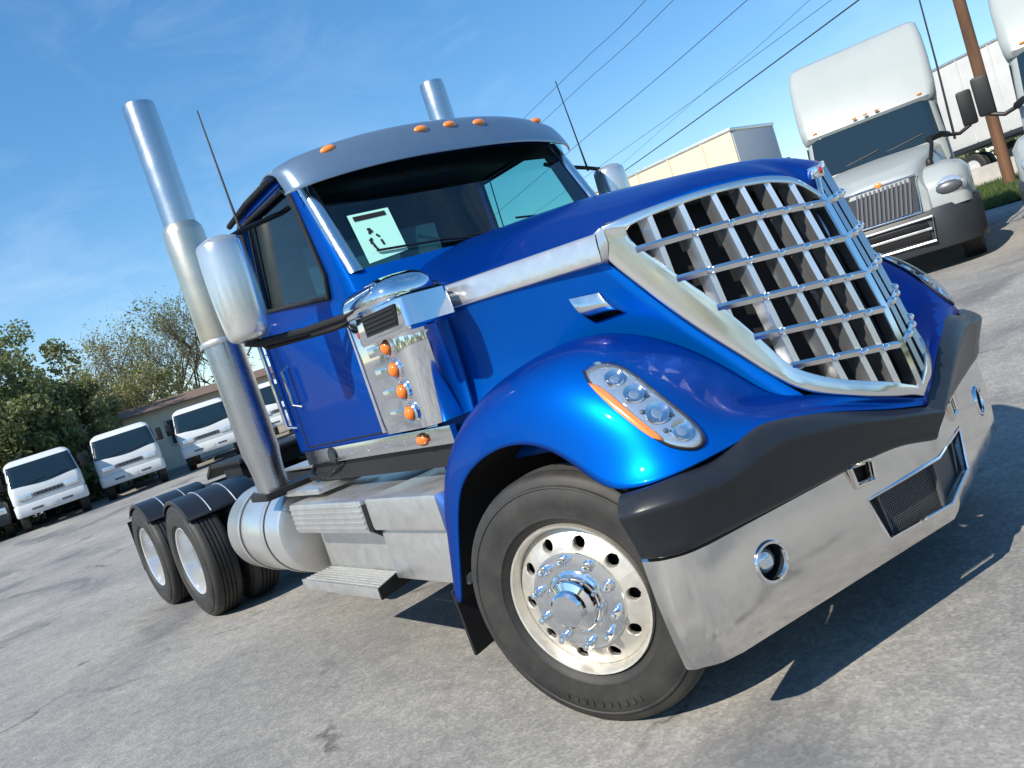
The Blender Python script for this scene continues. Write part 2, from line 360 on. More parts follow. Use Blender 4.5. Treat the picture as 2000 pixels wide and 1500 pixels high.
# ---- grille surface (right half: y < 0); s = 0 at the prow, 1 at the outer edge
PZ = [.80, 1.03, 1.18, 1.31, 1.47, 1.65]; PX = [.864, .835, .812, .785, .748, .705]
def prow(z): return interp(z, PZ, PX) if z < 1.65 else .705-(z-1.65)*.25
def gedge(z):
    t = (1.70-z)/.62
    return .22+.42*t, -.70+.27*t
def S(s, z, off=0.0):
    x0 = prow(z); xe, ye = gedge(z); h = .3*s+.7*s**3
    return V((x0+(xe-x0)*h+off, ye*s, z))
def Sn(s, z):
    a = S(s+.01, z)-S(s-.01, z); b = S(s, z+.01)-S(s, z-.01); n = b.cross(a).normalized()
    return n if n.x > 0 else -n
TOPI = [(0, 1.632), (.1, 1.708), (.2, 1.742), (.35, 1.766), (.6, 1.780), (.85, 1.772), (.905, 1.735)]
TOPO = [(0, 1.668), (.1, 1.742), (.2, 1.774), (.35, 1.795), (.6, 1.808), (.88, 1.806), (.985, 1.775)]
SIDEI = [(.915, 1.64), (.91, 1.5), (.912, 1.35), (.93, 1.22), (.955, 1.11)]
SIDEO = [(1.02, 1.67), (1.05, 1.47), (1.07, 1.32), (1.078, 1.18), (1.085, 1.075)]
BOTI = [(.90, 1.045), (.76, .992), (.45, .935), (.2, .892), (0, .862)]
BOTO = [(1.045, .995), (.80, .925), (.45, .873), (.2, .848), (0, .822)]
def ztop(s): return interp(s, [q[0] for q in TOPI], [q[1] for q in TOPI])
def zbot(s): return interp(s, [q[0] for q in BOTI[::-1]], [q[1] for q in BOTI[::-1]])
grille = MB()
back = [[S(s, lerp(zbot(s)-.02, ztop(s)+.02, k/8), -.13) for k in range(9)] for s in [i/16*.97 for i in range(17)]]
grille.grid(back); gm = grille.mirrored(); grille.add(gm.v, gm.f)
G = grille.build('grille', M_VOID, T)
# chrome surround
inn = TOPI+SIDEI+BOTI; out = TOPO+SIDEO+BOTO
def surround():
    mb = MB(); rows = []
    nrow = len(inn); 
    for (a, b), (c, d) in zip(inn, out):
        n = Sn(min(a, .95), b)
        p, q = S(a, b), S(c, d); mid = (p+q)/2
        rows.append([p-n*.05, p+n*.006, p.lerp(q, .12)+n*.013, mid+n*.014, p.lerp(q, .88)+n*.012, q+n*.004, q-n*.035])
    mb.grid(rows, nu=70, nv=19); return mb
sr = surround(); both(sr, 'surround', M_SURR, G, smooth=60)
# vertical fins: evenly spaced across, wedge blades running fore and aft
for y0 in (.10, .20, .30, .40, .50, .585):
    def sat(z): return y0/abs(gedge(z)[1])
    zt = 1.78
    for _ in range(8): zt = ztop(min(.9, sat(zt)))+.012
    zb = 1.0
    for _ in range(8): zb = zbot(min(.9, sat(zb)))-.012
    while sat(zb) > .935: zb += .01
    fin = MB(); pts = []
    for k in range(15):
        z = lerp(zb, zt, k/14); pts.append(S(sat(z), z))
    vs = []; wd_ = .0125
    for p in pts:
        vs += [p+V((.002, wd_, 0)), p+V((.002+.010, -wd_*.2, 0)), p+V((-.006, -wd_, 0)), p+V((-.060, -.008, 0)), p+V((-.060, .005, 0))]
    fs = [(5*i+j, 5*i+(j+1) % 5, 5*i+5+(j+1) % 5, 5*i+5+j) for i in range(len(pts)-1) for j in range(5)]
    fs += [(0, 1, 2, 3, 4), tuple(5*(len(pts)-1)+j for j in (4, 3, 2, 1, 0))]
    fin.add(vs, fs); both(fin, 'fin', M_FIN, G, smooth=20)
# horizontal bars
for (z0, z1, z2, se) in ((1.622, 1.652, 1.676, .93), (1.472, 1.496, 1.526, .93), (1.322, 1.348, 1.380, .93), (1.176, 1.204, 1.238, .945), (1.032, 1.066, 1.100, .955)):
    bar = MB(); rows = []
    for k in range(25):
        s = se*k/24; z = interp(s/se, [0, .5, 1], [z0, z1, z2]); n = Sn(max(s, .02), z); c = S(s, z)
        w = .0135; fl = 0
        ring = [c+n*.020+V((0, 0, .002)), c+n*.012+V((0, 0, w)), c-n*.030+V((0, 0, w*.8)), c-n*.030-V((0, 0, w*.8)), c+n*.012-V((0, 0, w))]
        rows.append(ring)
    bar.loft(rows, cap=True); both(bar, 'bar', M_CHROME2, G, smooth=40)
    # small pointed joints where bar and fins cross
    for y0 in (.10, .20, .30, .40, .50):
        xe, ye = gedge(z1); s = y0/abs(ye); z = interp(s/se, [0, .5, 1], [z0, z1, z2]); c = S(s, z, .016)
        if s > .88: continue
        jn = MB(); jn.sphere(c, .017, .8, 1.35, .9, 8); both(jn, 'joint', M_CHROME, G)
# prow bar
pb = MB(); rows = []
for k in range(19):
    z = lerp(.845, 1.66, k/18); x = prow(z)
    rows.append([V((x+.024, 0, z)), V((x+.012, -.016, z)), V((x-.03, -.020, z)), V((x-.03, .020, z)), V((x+.012, .016, z))])
pb.loft(rows); pb.build('prow_bar', M_CHROME, G, smooth=30)

# ---- hood
ZCX = [-1.12, -.66, -.33, .15, .42, .60, .72]; ZCZ = [2.085, 2.05, 2.02, 1.945, 1.90, 1.862, 1.825]
def ysp(x): return interp(x, [-1.12, .21], [.905, .715])       # half width at the spear
def zsp(x): return interp(x, [-1.12, -.45, .21], [1.832, 1.806, 1.778])  # spear top height
def hood_z(x, y):
    w = min(1, abs(y)/ysp(x)); zc = interp(x, ZCX, ZCZ); return zc-(zc-zsp(x))*w**2.3
cols = []
for (s, z) in TOPO:
    F = S(s, z, .004); yr = -.905*min(1, abs(F.y)/.705); xr = -1.12
    line = []
    for k in range(25):
        t = k/24; tt = 1-(1-t)**1.15; x = lerp(xr, F.x, tt); y = lerp(yr, F.y, tt)
        zn = hood_z(x, y); ze = hood_z(F.x, F.y); g_ = max(0, (tt-.80)/.20)**2.6
        line.append(V((x, y, zn-(ze-F.z)*g_)))
    cols.append(line)
hood = MB(); full = [c for c in cols[::-1]]+[[V((p.x, -p.y, p.z)) for p in c] for c in cols[1:]]
# finer across
rows = [[c[i] for c in full] for i in range(25)]
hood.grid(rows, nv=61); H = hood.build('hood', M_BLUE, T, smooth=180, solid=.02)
# hood side panels
side = MB(); sr_ = []
for (zf, zr, yb) in ((1.700, 1.755, 0), (1.60, 1.66, .006), (1.47, 1.55, .012), (1.32, 1.44, .012), (1.18, 1.32, .0), (1.075, 1.16, -.03), (.98, 1.0, -.06)):
    so_ = interp(zf, [q[1] for q in SIDEO[::-1]], [q[0] for q in SIDEO[::-1]]); F = S(so_+.005, zf, -.006); B = V((-.98, -.888+yb, zr))
    r_ = []
    for k in range(9):
        t = k/8; q = B.lerp(F, t); q.y -= .018*math.sin(math.pi*t); q.y += yb*math.sin(math.pi*t); r_.append(q)
    sr_.append(r_)
side.grid(sr_, nu=25, nv=25); HS = both(side, 'hood_side', M_BLUE, T, smooth=180, solid=.015)
hg = MB(); hg.tube([(-.975, -.895, 1.05), (-.978, -.897, 1.40), (-.98, -.897, 1.70)], .006, 6); both(hg, 'hood_seam', M_BLACK, T)
# chrome spear along the hood, in pressed segments
def spear_pt(x, e):  # e: 0 top 1 bottom
    zt, zb = zsp(x)+.004, interp(x, [-.95, .21], [1.724, 1.672]); return V((x, -ysp(x)-.004-.012*e, lerp(zt, zb, e)))
sp = MB(); rows = []
for k in range(45):
    x = lerp(-.945, .215, k/44); a, b = spear_pt(x, 0), spear_pt(x, 1); n = V((.15, -.95, .1)).normalized()
    rp_ = .0025*math.sin(k*1.9)
    rows.append([a-n*.03, a+n*.006, a.lerp(b, .3)+n*(.013+rp_), a.lerp(b, .7)+n*(.013-rp_), b+n*.006, b-n*.03])
sp.grid(rows, nv=13); both(sp, 'hood_spear', M_BRIGHT, T, smooth=60)
# corner piece joining spear and grille surround
cp_ = MB(); A, B = spear_pt(.215, 0), spear_pt(.215, 1); n = V((.5, -.85, .1)).normalized()
cp_.grid([[A-n*.03, A+n*.008, A.lerp(B, .5)+n*.014, B+n*.008, B-n*.03], [S(.90, 1.807)+n*.0, S(.93, 1.80)+n*.012, S(.965, 1.735)+n*.022, S(1.02, 1.672)+n*.010, S(1.03, 1.66)-n*.02]], nu=6, nv=9)
both(cp_, 'spear_corner', M_BRIGHT, T, smooth=60)

# ---- fenders (right): columns inner joint / crown / shoulder / lip
def P3(u, v, y): return W(u, v, y=y)
FR = [
 [(-.90, -.80, .45), (-.90, -1.06, .45), (-.88, -1.16, .45), (-.86, -1.195, .45), (-.80, -1.205, .45)],
 [(-.82, -.80, .74), (-.81, -1.07, .74), (-.785, -1.165, .73), (-.755, -1.197, .72), (-.665, -1.205, .71)],
 [(-.72, -.80, 1.02), (-.715, -1.06, 1.02), (-.69, -1.155, 1.00), (-.65, -1.197, .98), (-.545, -1.205, .945)],
 [(-.58, -.80, 1.22), P3(905, 825, -1.04), (-.52, -1.13, 1.195), (-.485, -1.185, 1.14), (-.40, -1.205, 1.056)],
 [(-.36, -.79, 1.36), P3(970, 747, -1.02), (-.29, -1.12, 1.315), (-.23, -1.180, 1.24), (-.16, -1.205, 1.136)],
 [(-.08, -.77, 1.43), P3(1050, 690, -.985), (.00, -1.10, 1.375), (.04, -1.175, 1.275), (.052, -1.205, 1.138)],
 [(.16, -.73, 1.42), P3(1140, 666, -.95), (.265, -1.075, 1.335), (.27, -1.165, 1.225), (.215, -1.205, 1.071)],
 [(.36, -.65, 1.31), P3(1245, 693, -.88), (.45, -1.02, 1.235), (.455, -1.130, 1.125), (.330, -1.205, .963)],
 [(.47, -.58, 1.19), P3(1335, 730, -.79), (.555, -.955, 1.135), (.575, -1.075, 1.045), (.455, -1.215, .935)],
 [(.54, -.53, 1.09), P3(1415, 766, -.69), (.605, -.86, 1.07), (.640, -.985, 1.005), (.615, -1.120, .952)],
 [(.60, -.48, 1.00), P3(1480, 783, -.58), (.645, -.73, 1.03), (.672, -.835, 1.000), (.665, -.925, .960)],
 [S(1.0, .985, -.02), S(1.0, .965, .006), (.700, -.57, .975), (.712, -.65, .98), (.712, -.715, .978)],
 [S(.75, .93, -.02), S(.77, .912, .006), (.752, -.36, .925), (.758, -.41, .935), (.762, -.47, .935)],
 [S(.4, .875, -.02), S(.4, .862, .006), (.815, -.17, .855), (.818, -.185, .85), (.822, -.205, .842)],
 [(.84, 0, .82), (.868, 0, .818), (.872, 0, .806), (.872, 0, .797), (.870, 0, .788)]]
fen = MB(); fen.grid(FR, nu=115, nv=33)
fv = [V(q) for q in fen.v]
for _ in range(40):
    nf = list(fv)
    for i in range(1, 114):
        for j in range(33):
            k = i*33+j; q = fv[k]*.5+(fv[k-33]+fv[k+33])*.25
            if 0 < j < 32: q = q*.7+(fv[k-1]+fv[k+1])*.15
            nf[k] = q
    fv = nf
fen.v = [tuple(q) for q in fv]
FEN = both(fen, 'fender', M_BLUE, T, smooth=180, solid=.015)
fbvh = BVHTree.FromPolygons([V(q) for q in fen.v], fen.f)
sbvh = BVHTree.FromPolygons([V(q) for q in side.v], side.f)
def on(bvh, u, v):
    h = bvh.ray_cast(CAMP, ray(u, v).normalized())
    return (h[0], h[1] if h[1].dot(CAMP-h[0]) > 0 else -h[1]) if h[0] else (None, None)
# wheel-arch liner (dark)
ln = MB(); rows = []
for r_ in FR[:9]:
    lip = V(r_[4]); rows.append([lip+V((0, .012, .0)), lip+V((.0, .35, .03)), lip+V((0, .62, .0))])
ln.grid(rows, nu=40, nv=5); both(ln, 'arch_liner', M_VOID, T, smooth=180)
fl_ = MB(); fl_.prism([(-.86, -1.20, .50), (-.84, -1.20, .19), (-.84, -.82, .24), (-.86, -.82, .50)], (.02, 0, 0)); both(fl_, 'mud_flap', M_BLACK, T)

# ---- headlights laid into the fenders
HLP = [(1141, 726), (1160, 713), (1195, 711), (1228, 726), (1268, 757), (1310, 790), (1345, 818), (1370, 845), (1375, 866), (1355, 878), (1318, 874), (1290, 862), (1255, 838), (1215, 806), (1180, 776), (1152, 748)]
def patch(poly, off, dome, bvh=fbvh, rings=6):
    c = V((sum(q[0] for q in poly)/len(poly), sum(q[1] for q in poly)/len(poly)))
    pts = [on(bvh, *q) for q in poly]; mb = MB(); rows = []
    for k in range(rings+1):
        t = k/rings; row = []
        for q in poly+[poly[0]]:
            e = c.lerp(V(q), t); p, n = on(bvh, e.x, e.y); row.append(p+n*(off+dome*math.sqrt(max(0, 1-t*t))))
        rows.append(row)
    # edge skirt back into the body
    rows.append([p-n*.01 for p, n in pts+[pts[0]]])
    mb.grid(rows); return mb
hp = [cr_spline([V((a, b, 0)) for a, b in HLP+[HLP[0]]], 49)[i] for i in range(48)]; hp = [(q.x, q.y) for q in hp]
base = patch(hp, .004, .0)
HLs = both(base, 'headlight', M_BULB, T, smooth=180)
def sub(mb, name, mt, **k):
    a = mb.build(name, mt, HLs[0], **k); b = mb.mirrored().build(name, mt, HLs[1], **k)
def blob(u, v, r, off=.008, sq=.55, n=14):
    p, nn = on(fbvh, u, v); q = nn.to_track_quat('Z', 'Y').to_matrix().to_4x4()
    bm = bmesh.new(); bmesh.ops.create_uvsphere(bm, u_segments=n, v_segments=n//2, radius=r)
    m = MB(); return m._bm(bm, Matrix.Translation(p+nn*off) @ q @ Matrix.Diagonal((1, 1, sq, 1)))
for (u, v, r) in ((1200, 742, .034), (1238, 772, .036), (1283, 808, .040), (1330, 842, .036)):
    p, nn = on(fbvh, u, v); q = nn.to_track_quat('Z', 'Y').to_matrix().to_4x4(); rg = MB()
    prof = [(r*1.05, .004), (r*1.0, .014), (r*.8, .010), (r*.45, .003), (0.001, .002)]; rg.lathe(prof, 20, axis='z'); rg.v = [tuple(Matrix.Translation(p) @ q @ V(w)) for w in rg.v]
    sub(rg, 'reflector_bowl', M_CHROME, smooth=60); sub(blob(u, v, r*.36, .011, .8), 'bulb', M_CLEAR)
for (u, v) in ((1262, 775), (1310, 812), (1255, 806), (1300, 842)): sub(blob(u, v, .009, .006, .8, 8), 'bezel_detail', M_GREYGRILLE)
AMB = [(1150, 750), (1172, 757), (1205, 782), (1240, 812), (1272, 838), (1296, 860), (1275, 856), (1240, 832), (1200, 800), (1168, 770)]
ap = [cr_spline([V((a, b, 0)) for a, b in AMB+[AMB[0]]], 31)[i] for i in range(30)]
sub(patch([(q.x, q.y) for q in ap], .010, .004), 'amber_signal', M_ORANGE, smooth=180)
sub(patch(hp, .012, .020), 'lens', M_CLEAR, smooth=180)
sl3 = MB(); sl3.tube([on(fbvh, *q)[0]+on(fbvh, *q)[1]*.004 for q in hp], .005, 6, closed=True); sub(sl3, 'lens_seal', M_BLACK, smooth=60)

# ---- chrome bumper
BC = [(.452, -1.235), (.495, -1.230), (.535, -1.215), (.59, -1.165), (.622, -1.09), (.70, -.72), (.78, -.335), (.842, -.04), (.852, 0)]
def bplan(t_list): return t_list
bpts = [V((a, b, 0)) for a, b in BC]; bcur = cr_spline(bpts[:5], 17)[:-1]+[bpts[4].lerp(bpts[8], k/8) for k in range(9)]
bcur[-1] = V((.852, 0, 0))
allb = bcur+[V((q.x, -q.y, 0)) for q in bcur[-2::-1]]
def bnorm(i):
    t = allb[min(i+1, len(allb)-1)]-allb[max(i-1, 0)]; n = V((t.y, -t.x, 0)).normalized(); return n
bm_ = MB(); rows = []
for z, o in ((.340, -.040), (.333, -.004), (.345, .0), (.45, .006), (.56, .006), (.66, .0), (.702, -.003), (.712, -.014), (.706, -.045)):
    rows.append([q+bnorm(i)*o+V((.045*(.71-z)/.37*max(0, 1-min(i, len(allb)-1-i)/9), 0, z)) for i, q in enumerate(allb)])
bm_.grid(rows); BUM = bm_.build('bumper', M_BUMPER, T, smooth=50, solid=.012)
bpy.context.view_layer.update(); apply_mods(BUM)
opn = MB(); opn.prism([(.5, -.405, .572), (.5, -.355, .405), (.5, 0, .392), (.5, .355, .405), (.5, .405, .572), (.5, 0, .580)], (.6, 0, 0))
fc, fn = V((.665, -.883, .553)), V((.979, -.205, 0)).normalized()
f1 = MB(); f1.cyl(fc-fn*.1, fc+fn*.1, .060, n=32); f2 = f1.mirrored()
t1 = MB(); t1.prism([(.6, -.432, .700), (.6, -.424, .645), (.6, -.352, .640), (.6, -.346, .690)], (.4, 0, 0)); t2 = t1.mirrored()
cut(BUM, [opn, f1, f2, t1, t2])
# lower opening: rim, mesh panels, dividers
def bx(y, o=0): return .852-(.230/1.09)*abs(y)+o
rim = MB(); loop = [(-.405, .572), (-.38, .48), (-.355, .405), (-.18, .399), (0, .392), (.18, .399), (.355, .405), (.38, .48), (.405, .572), (.2, .577), (0, .580), (-.2, .577)]
rim.tube([(bx(y, .004), y, z) for y, z in loop], .0075, 8, closed=True); rim.build('opening_rim', M_CHROME, BUM)
mp_ = MB()
for sgn in (-1, 1):
    ys = [sgn*k/8*.42 for k in range(9)]
    mp_.grid([[(bx(y, -.045), y, z) for y in ys] for z in (.38, .59)])
mp_.build('mesh_screen', M_VOID, BUM, smooth=0)
wires = MB()
for sgn in (-1, 1):
    for k in range(22):
        z = .385+k*.0093; wires.add([(bx(0, -.036), 0, z), (bx(.42, -.036), sgn*.42, z), (bx(.42, -.036), sgn*.42, z+.005), (bx(0, -.036), 0, z+.005)], [(0, 1, 2, 3)])
    for k in range(44):
        y = sgn*(.004+k*.0094); wires.add([(bx(y, -.034), y, .385), (bx(y, -.034), y+sgn*.004, .385), (bx(y, -.034), y+sgn*.004, .585), (bx(y, -.034), y, .585)], [(0, 1, 2, 3)])
tag(wires.build('mesh_wire', M_MESH, BUM, smooth=0), kind='stuff')
dv = MB(); dv.box((bx(0, -.034), -.008, .39), (bx(0, -.020), .008, .582)); dv.build('divider', M_GREYGRILLE, BUM)
d2 = MB(); d2.prism([(bx(.33, -.03), -.335, .575), (bx(.33, -.03), -.300, .40), (bx(.33, -.03), -.288, .40), (bx(.33, -.03), -.323, .575)], (.014, 0, 0)); both(d2, 'divider', M_GREYGRILLE, BUM)
# fog lights
fq = fn.to_track_quat('Z', 'Y').to_matrix().to_4x4(); FM = Matrix.Translation(fc) @ fq
def fog(prof, name, mt):
    m = MB(); m.lathe(prof, 32, axis='z'); m.v = [tuple(FM @ V(w)) for w in m.v]; both(m, name, mt, BUM, smooth=50)
fog([(.058, .002), (.060, .012), (.068, .014), (.073, .008), (.074, .000)], 'fog_ring', M_CHROME)
fog([(.060, .004), (.058, -.05), (.040, -.06), (.001, -.06)], 'fog_housing', M_PLASTIC)
fog([(.044, -.052), (.043, -.030), (.034, -.016), (.018, -.008), (.001, -.006)], 'fog_lens', M_BULB)
# tow-hook sockets
tw = MB(); tl = [(-.447, .707), (-.437, .637), (-.345, .630), (-.336, .697), (-.36, .712), (-.42, .716)]; tw.tube([(bx(y, .008), y, z) for y, z in tl], .011, 8, closed=True); both(tw, 'tow_socket_rim', M_BUMPER, BUM)
tb = MB(); tb.box((bx(.39, -.10), -.45, .62), (bx(.39, -.02), -.33, .72)); both(tb, 'tow_socket', M_VOID, BUM)

# ---- dark plastic valance between bumper and paint
VT = [(.452, -1.232, .935), (.545, -1.205, .945), (.612, -1.125, .950), (.652, -.975, .946), (.678, -.845, .978), (.703, -.72, .985), (.752, -.49, .937), (.812, -.205, .846), (.862, 0, .788)]
VB = [(.470, -1.236, .712), (.54, -1.216, .712), (.594, -1.165, .712), (.640, -1.02, .712), (.668, -.885, .710), (.700, -.735, .708), (.752, -.485, .704), (.812, -.205, .690), (.855, 0, .645)]
va = MB(); rows = []
for a, b in zip(VT, VB):
    a, b = V(a), V(b); n = V((.9, -.42, .0)).normalized() if a.y < -1.0 else V((1, -.12, 0)).normalized()
    if a.y < -1.15: n = V((.35, -.93, 0)).normalized()
    if a.y == 0: n = V((1, 0, 0))
    rows.append([a-n*.12+V((0, 0, -.03)), a-n*.012-V((0, 0, .004)), a+n*.030-V((0, 0, .018)), a.lerp(b, .20)+n*.060, a.lerp(b, .27)+n*.066, a.lerp(b, .36)+n*.060, a.lerp(b, .72)+n*.030, b+n*.010+V((0, 0, .006)), b-n*.05+V((0, 0, .01))])
rows = [r for r in rows]; va.grid(rows, nu=65, nv=29)
left = va.mirrored(); va.add(left.v, left.f); va.build('bumper_valance', M_PLASTIC, T, smooth=70)

# ---- vent on the hood side
def vent():
    q = [(1112, 583), (1172, 570), (1222, 608), (1165, 628)]; c = []
    for a in q: c.append(on(sbvh, *a))
    n = c[0][1]; rows = []
    P_ = [k[0] for k in c]
    for i in range(7):
        t = i/6; a = P_[0].lerp(P_[3], t); b = P_[1].lerp(P_[2], t); h = .003+.030*math.sin(math.pi*min(1, t*.9+.05))
        rows.append([a-n*.01, a+n*h*.7, a.lerp(b, .12)+n*h, a.lerp(b, .88)+n*h, b+n*h*.7, b-n*.01])
    m = MB(); m.grid(rows, nv=15); return m
both(vent(), 'hood_vent', M_CHROME2, T, smooth=50)
# emblem on the nose tip
em = MB(); em.box((.690, -.026, 1.722), (.736, .026, 1.768), .010); em.build('nose_emblem', M_CHROME, T)
e2 = MB(); e2.sphere((.733, 0, 1.748), .016, .5, 1.2, 1, 10); e2.build('emblem_badge', M_RED, T)

# ---- wheels
RT = .512
def tyre_profile(w=.135, sh=0.0, sc=1.0):
    """(radius, axial) closed loop, outer face at -w"""
    pr = [(.302, -w+.030), (.318, -w+.010), (.330, -w+.003), (.334, -w-.004), (.340, -w-.004), (.345, -w-.003), (.39, -w-.012), (.43, -w-.008), (.452, -w-.001), (.456, -w-.005), (.462, -w-.003), (.466, -w+.005), (.49, -w+.012), (.503, -w+.024), (.510, -w+.045)]
    for k in range(1, 5):
        c = -w+.045+(2*w-.09)*k/5; pr += [(.512, c-.007), (.498, c-.005), (.498, c+.005), (.512, c+.007)]
    pr += [(.510, w-.045), (.503, w-.024), (.49, w-.012), (.43, w+.006), (.345, w), (.302, w-.03), (.29, w-.05), (.29, -w+.05)]
    return [(r if r < .31 else .302+(r-.302)*sc, a+sh) for r, a in pr]
def disc(r0, r1, nh, rh, hr, depth, thick=.012):
    """wheel disc with nh real hand holes on radius rh; depth(r) gives the axial offset (outward = -y)"""
    vs = []; fs = []; K = 16; sec = 2*math.pi/nh
    def pt(r, a): return (r*math.cos(a), depth(r), r*math.sin(a))
    for h in range(nh):
        a0 = h*sec; bnd = []
        for k in range(4): bnd.append((r0, a0-sec/2+sec*k/4))
        for k in range(4): bnd.append((lerp(r0, r1, k/4), a0+sec/2))
        for k in range(4): bnd.append((r1, a0+sec/2-sec*k/4))
        for k in range(4): bnd.append((lerp(r1, r0, k/4), a0-sec/2))
        b0 = len(vs)
        cx, cz = rh*math.cos(a0), rh*math.sin(a0)
        ang = []
        for r, a in bnd: ang.append(math.atan2(r*math.sin(a)-cz, r*math.cos(a)-cx))
        for r, a in bnd: vs.append(pt(r, a))
        for t_ in (1.12, 1.0):
            for th in ang: x, z = cx+hr*t_*math.cos(th), cz+hr*t_*math.sin(th); vs.append((x, depth(math.hypot(x, z))+(0.0 if t_ > 1 else .004), z))
        for th in ang: x, z = cx+hr*math.cos(th), cz+hr*math.sin(th); vs.append((x, depth(math.hypot(x, z))+thick+.012, z))
        for l_ in range(3):
            for k in range(16): fs.append((b0+l_*16+k, b0+l_*16+(k+1) % 16, b0+(l_+1)*16+(k+1) % 16, b0+(l_+1)*16+k))
    return vs, fs
def lettering(mb, n=9, r=.408, a0=-2.0, da=.088, w=-.1462):
    """raised block characters on the sidewall"""
    for k in range(n):
        a = a0+k*da
        for (dr, dt, h, t) in ((.0, 0, .011, .010 if k % 3 else .005),):
            c = V((math.cos(a+dt)*(r+dr), w, math.sin(a+dt)*(r+dr))); e = V((math.cos(a+dt), 0, math.sin(a+dt))); f_ = V((-e.z, 0, e.x))
            q = [c+e*h+f_*t, c+e*h-f_*t, c-e*h-f_*t, c-e*h+f_*t]; mb.add([p+V((0, .004, 0)) for p in q]+[p-V((0, .002, 0)) for p in q], [(0, 1, 2, 3), (4, 5, 6, 7), (0, 1, 5, 4), (1, 2, 6, 5), (2, 3, 7, 6), (3, 0, 4, 7)])
def steer_wheel():
    w = MB(); w.lathe(tyre_profile(.094, -.040, .955), 72, closed=True); o = w.build('front_wheel', M_TYRE, T, smooth=40)
    lt = MB(); lettering(lt, 10); tag(lt.build("sidewall_lettering", M_TYRE, o, smooth=0), kind="stuff")
    d = MB(); d.lathe([(.302, -.085), (.302, -.112), (.298, -.124), (.290, -.122), (.284, -.108), (.276, -.080)], 64)
    dep = lambda r: interp(r, [.10, .15, .185, .215, .25, .277], [-.118, -.118, -.116, -.108, -.094, -.078])
    a, b = disc(.12, .277, 10, .228, .0245, dep); d.add(a, b); d.build('rim', M_ALUB, o, smooth=40)
    v = MB(); v.lathe([(.29, .03), (.275, -.03), (.18, -.045), (.01, -.045)], 40); v.build('rim_back', M_VOID, o)
    hb = MB(); hb.lathe([(.125, -.112), (.122, -.135), (.112, -.140), (.108, -.165), (.098, -.178), (.072, -.186), (.070, -.205), (.060, -.214), (.001, -.216)], 40); hb.build('hub_cap', M_CHROME, o, smooth=30)
    rg = MB(); rg.lathe([(.195, -.112), (.192, -.122), (.140, -.130), (.12, -.128)], 40); rg.build('hub_ring', M_CHROME, o, smooth=30)
    for k in range(10):
        a_ = 2*math.pi*(k+.5)/10; c = V((.165*math.cos(a_), 0, .165*math.sin(a_))); n_ = MB()
        n_.lathe([(.022, -.118), (.022, -.128), (.017, -.132), (.0165, -.160), (.012, -.172), (.0005, -.176)], 14, c=c); n_.build('lug_nut', M_CHROME, o, smooth=40)
    return o
fw = steer_wheel(); fw.location = (-.05, -1.172+.118, RT-.0095); fw.rotation_euler = (0, 0, .298)
fw2 = copy_tree(fw, T); fw2.location = (-.05, 1.172-.118, RT-.0095); fw2.rotation_euler = (0, 0, math.pi+.30)
def drive_wheel():
    w = MB(); w.lathe(tyre_profile(.128), 64, closed=True); o = w.build('drive_wheel', M_TYRE, T, smooth=40)
    t2 = MB(); t2.v = [(x, y+.335, z) for x, y, z in w.v]; t2.f = list(w.f); t2.build('inner_tyre', M_TYRE, o, smooth=40)
    d = MB(); d.lathe([(.302, -.085), (.305, -.112), (.298, -.118), (.288, -.112), (.280, -.08), (.272, .04), (.262, .085)], 48)
    dep = lambda r: interp(r, [.10, .16, .20, .264], [.035, .035, .05, .09])
    a, b = disc(.11, .264, 10, .222, .024, dep); d.add(a, b); d.build('rim', M_WHITEWHEEL, o, smooth=40)
    v = MB(); v.lathe([(.27, .14), (.01, .14)], 40); v.build('rim_back', M_VOID, o)
    hb = MB(); hb.lathe([(.115, .04), (.112, -.03), (.10, -.055), (.06, -.065), (.001, -.068)], 32); hb.build('hub_cap', M_CHROME, o, smooth=30)
    for k in range(10):
        a_ = 2*math.pi*(k+.5)/10; n_ = MB(); n_.lathe([(.017, .04), (.016, .005), (.010, -.008), (.0005, -.010)], 10, c=(.155*math.cos(a_), 0, .155*math.sin(a_))); n_.build('lug_nut', M_CHROME, o, smooth=40)
    return o
M_WHITEWHEEL = mat('polished_wheel', (0.84, 0.84, 0.82), 0.24, 0.7, vary=0.06, vscale=12)
XD = -4.961; YD = -1.214+.118
dw = drive_wheel(); dw.location = (XD, YD, RT)
for (x, sg) in ((XD-1.325, -1), (XD, 1), (XD-1.325, 1)):
    c = copy_tree(dw, T); c.location = (x, YD if sg < 0 else -YD, RT); c.rotation_euler = (0, random.uniform(0, 1), 0 if sg < 0 else math.pi)

for x in (XD, XD-1.325):
    qf = MB(); rows = []
    for k in range(17):
        a = R(lerp(42, 128, k/16)); rr = .548; rows.append([(x+(rr-.03)*math.cos(a), -1.225, RT+(rr-.03)*math.sin(a)), (x+rr*math.cos(a), -1.215, RT+rr*math.sin(a)), (x+rr*math.cos(a), -.90, RT+rr*math.sin(a)), (x+rr*math.cos(a), -.58, RT+rr*math.sin(a))])
    qf.grid(rows); both(qf, 'quarter_fender', M_PLASTIC, T, smooth=50, solid=.01)
    for y in (-1.02, -.80):
        rb = MB(); rb.tube([(x+.55*math.cos(R(a)), y, RT+.55*math.sin(R(a))) for a in range(44, 127, 6)], .006, 6); both(rb, 'fender_rib', M_ALU, T)
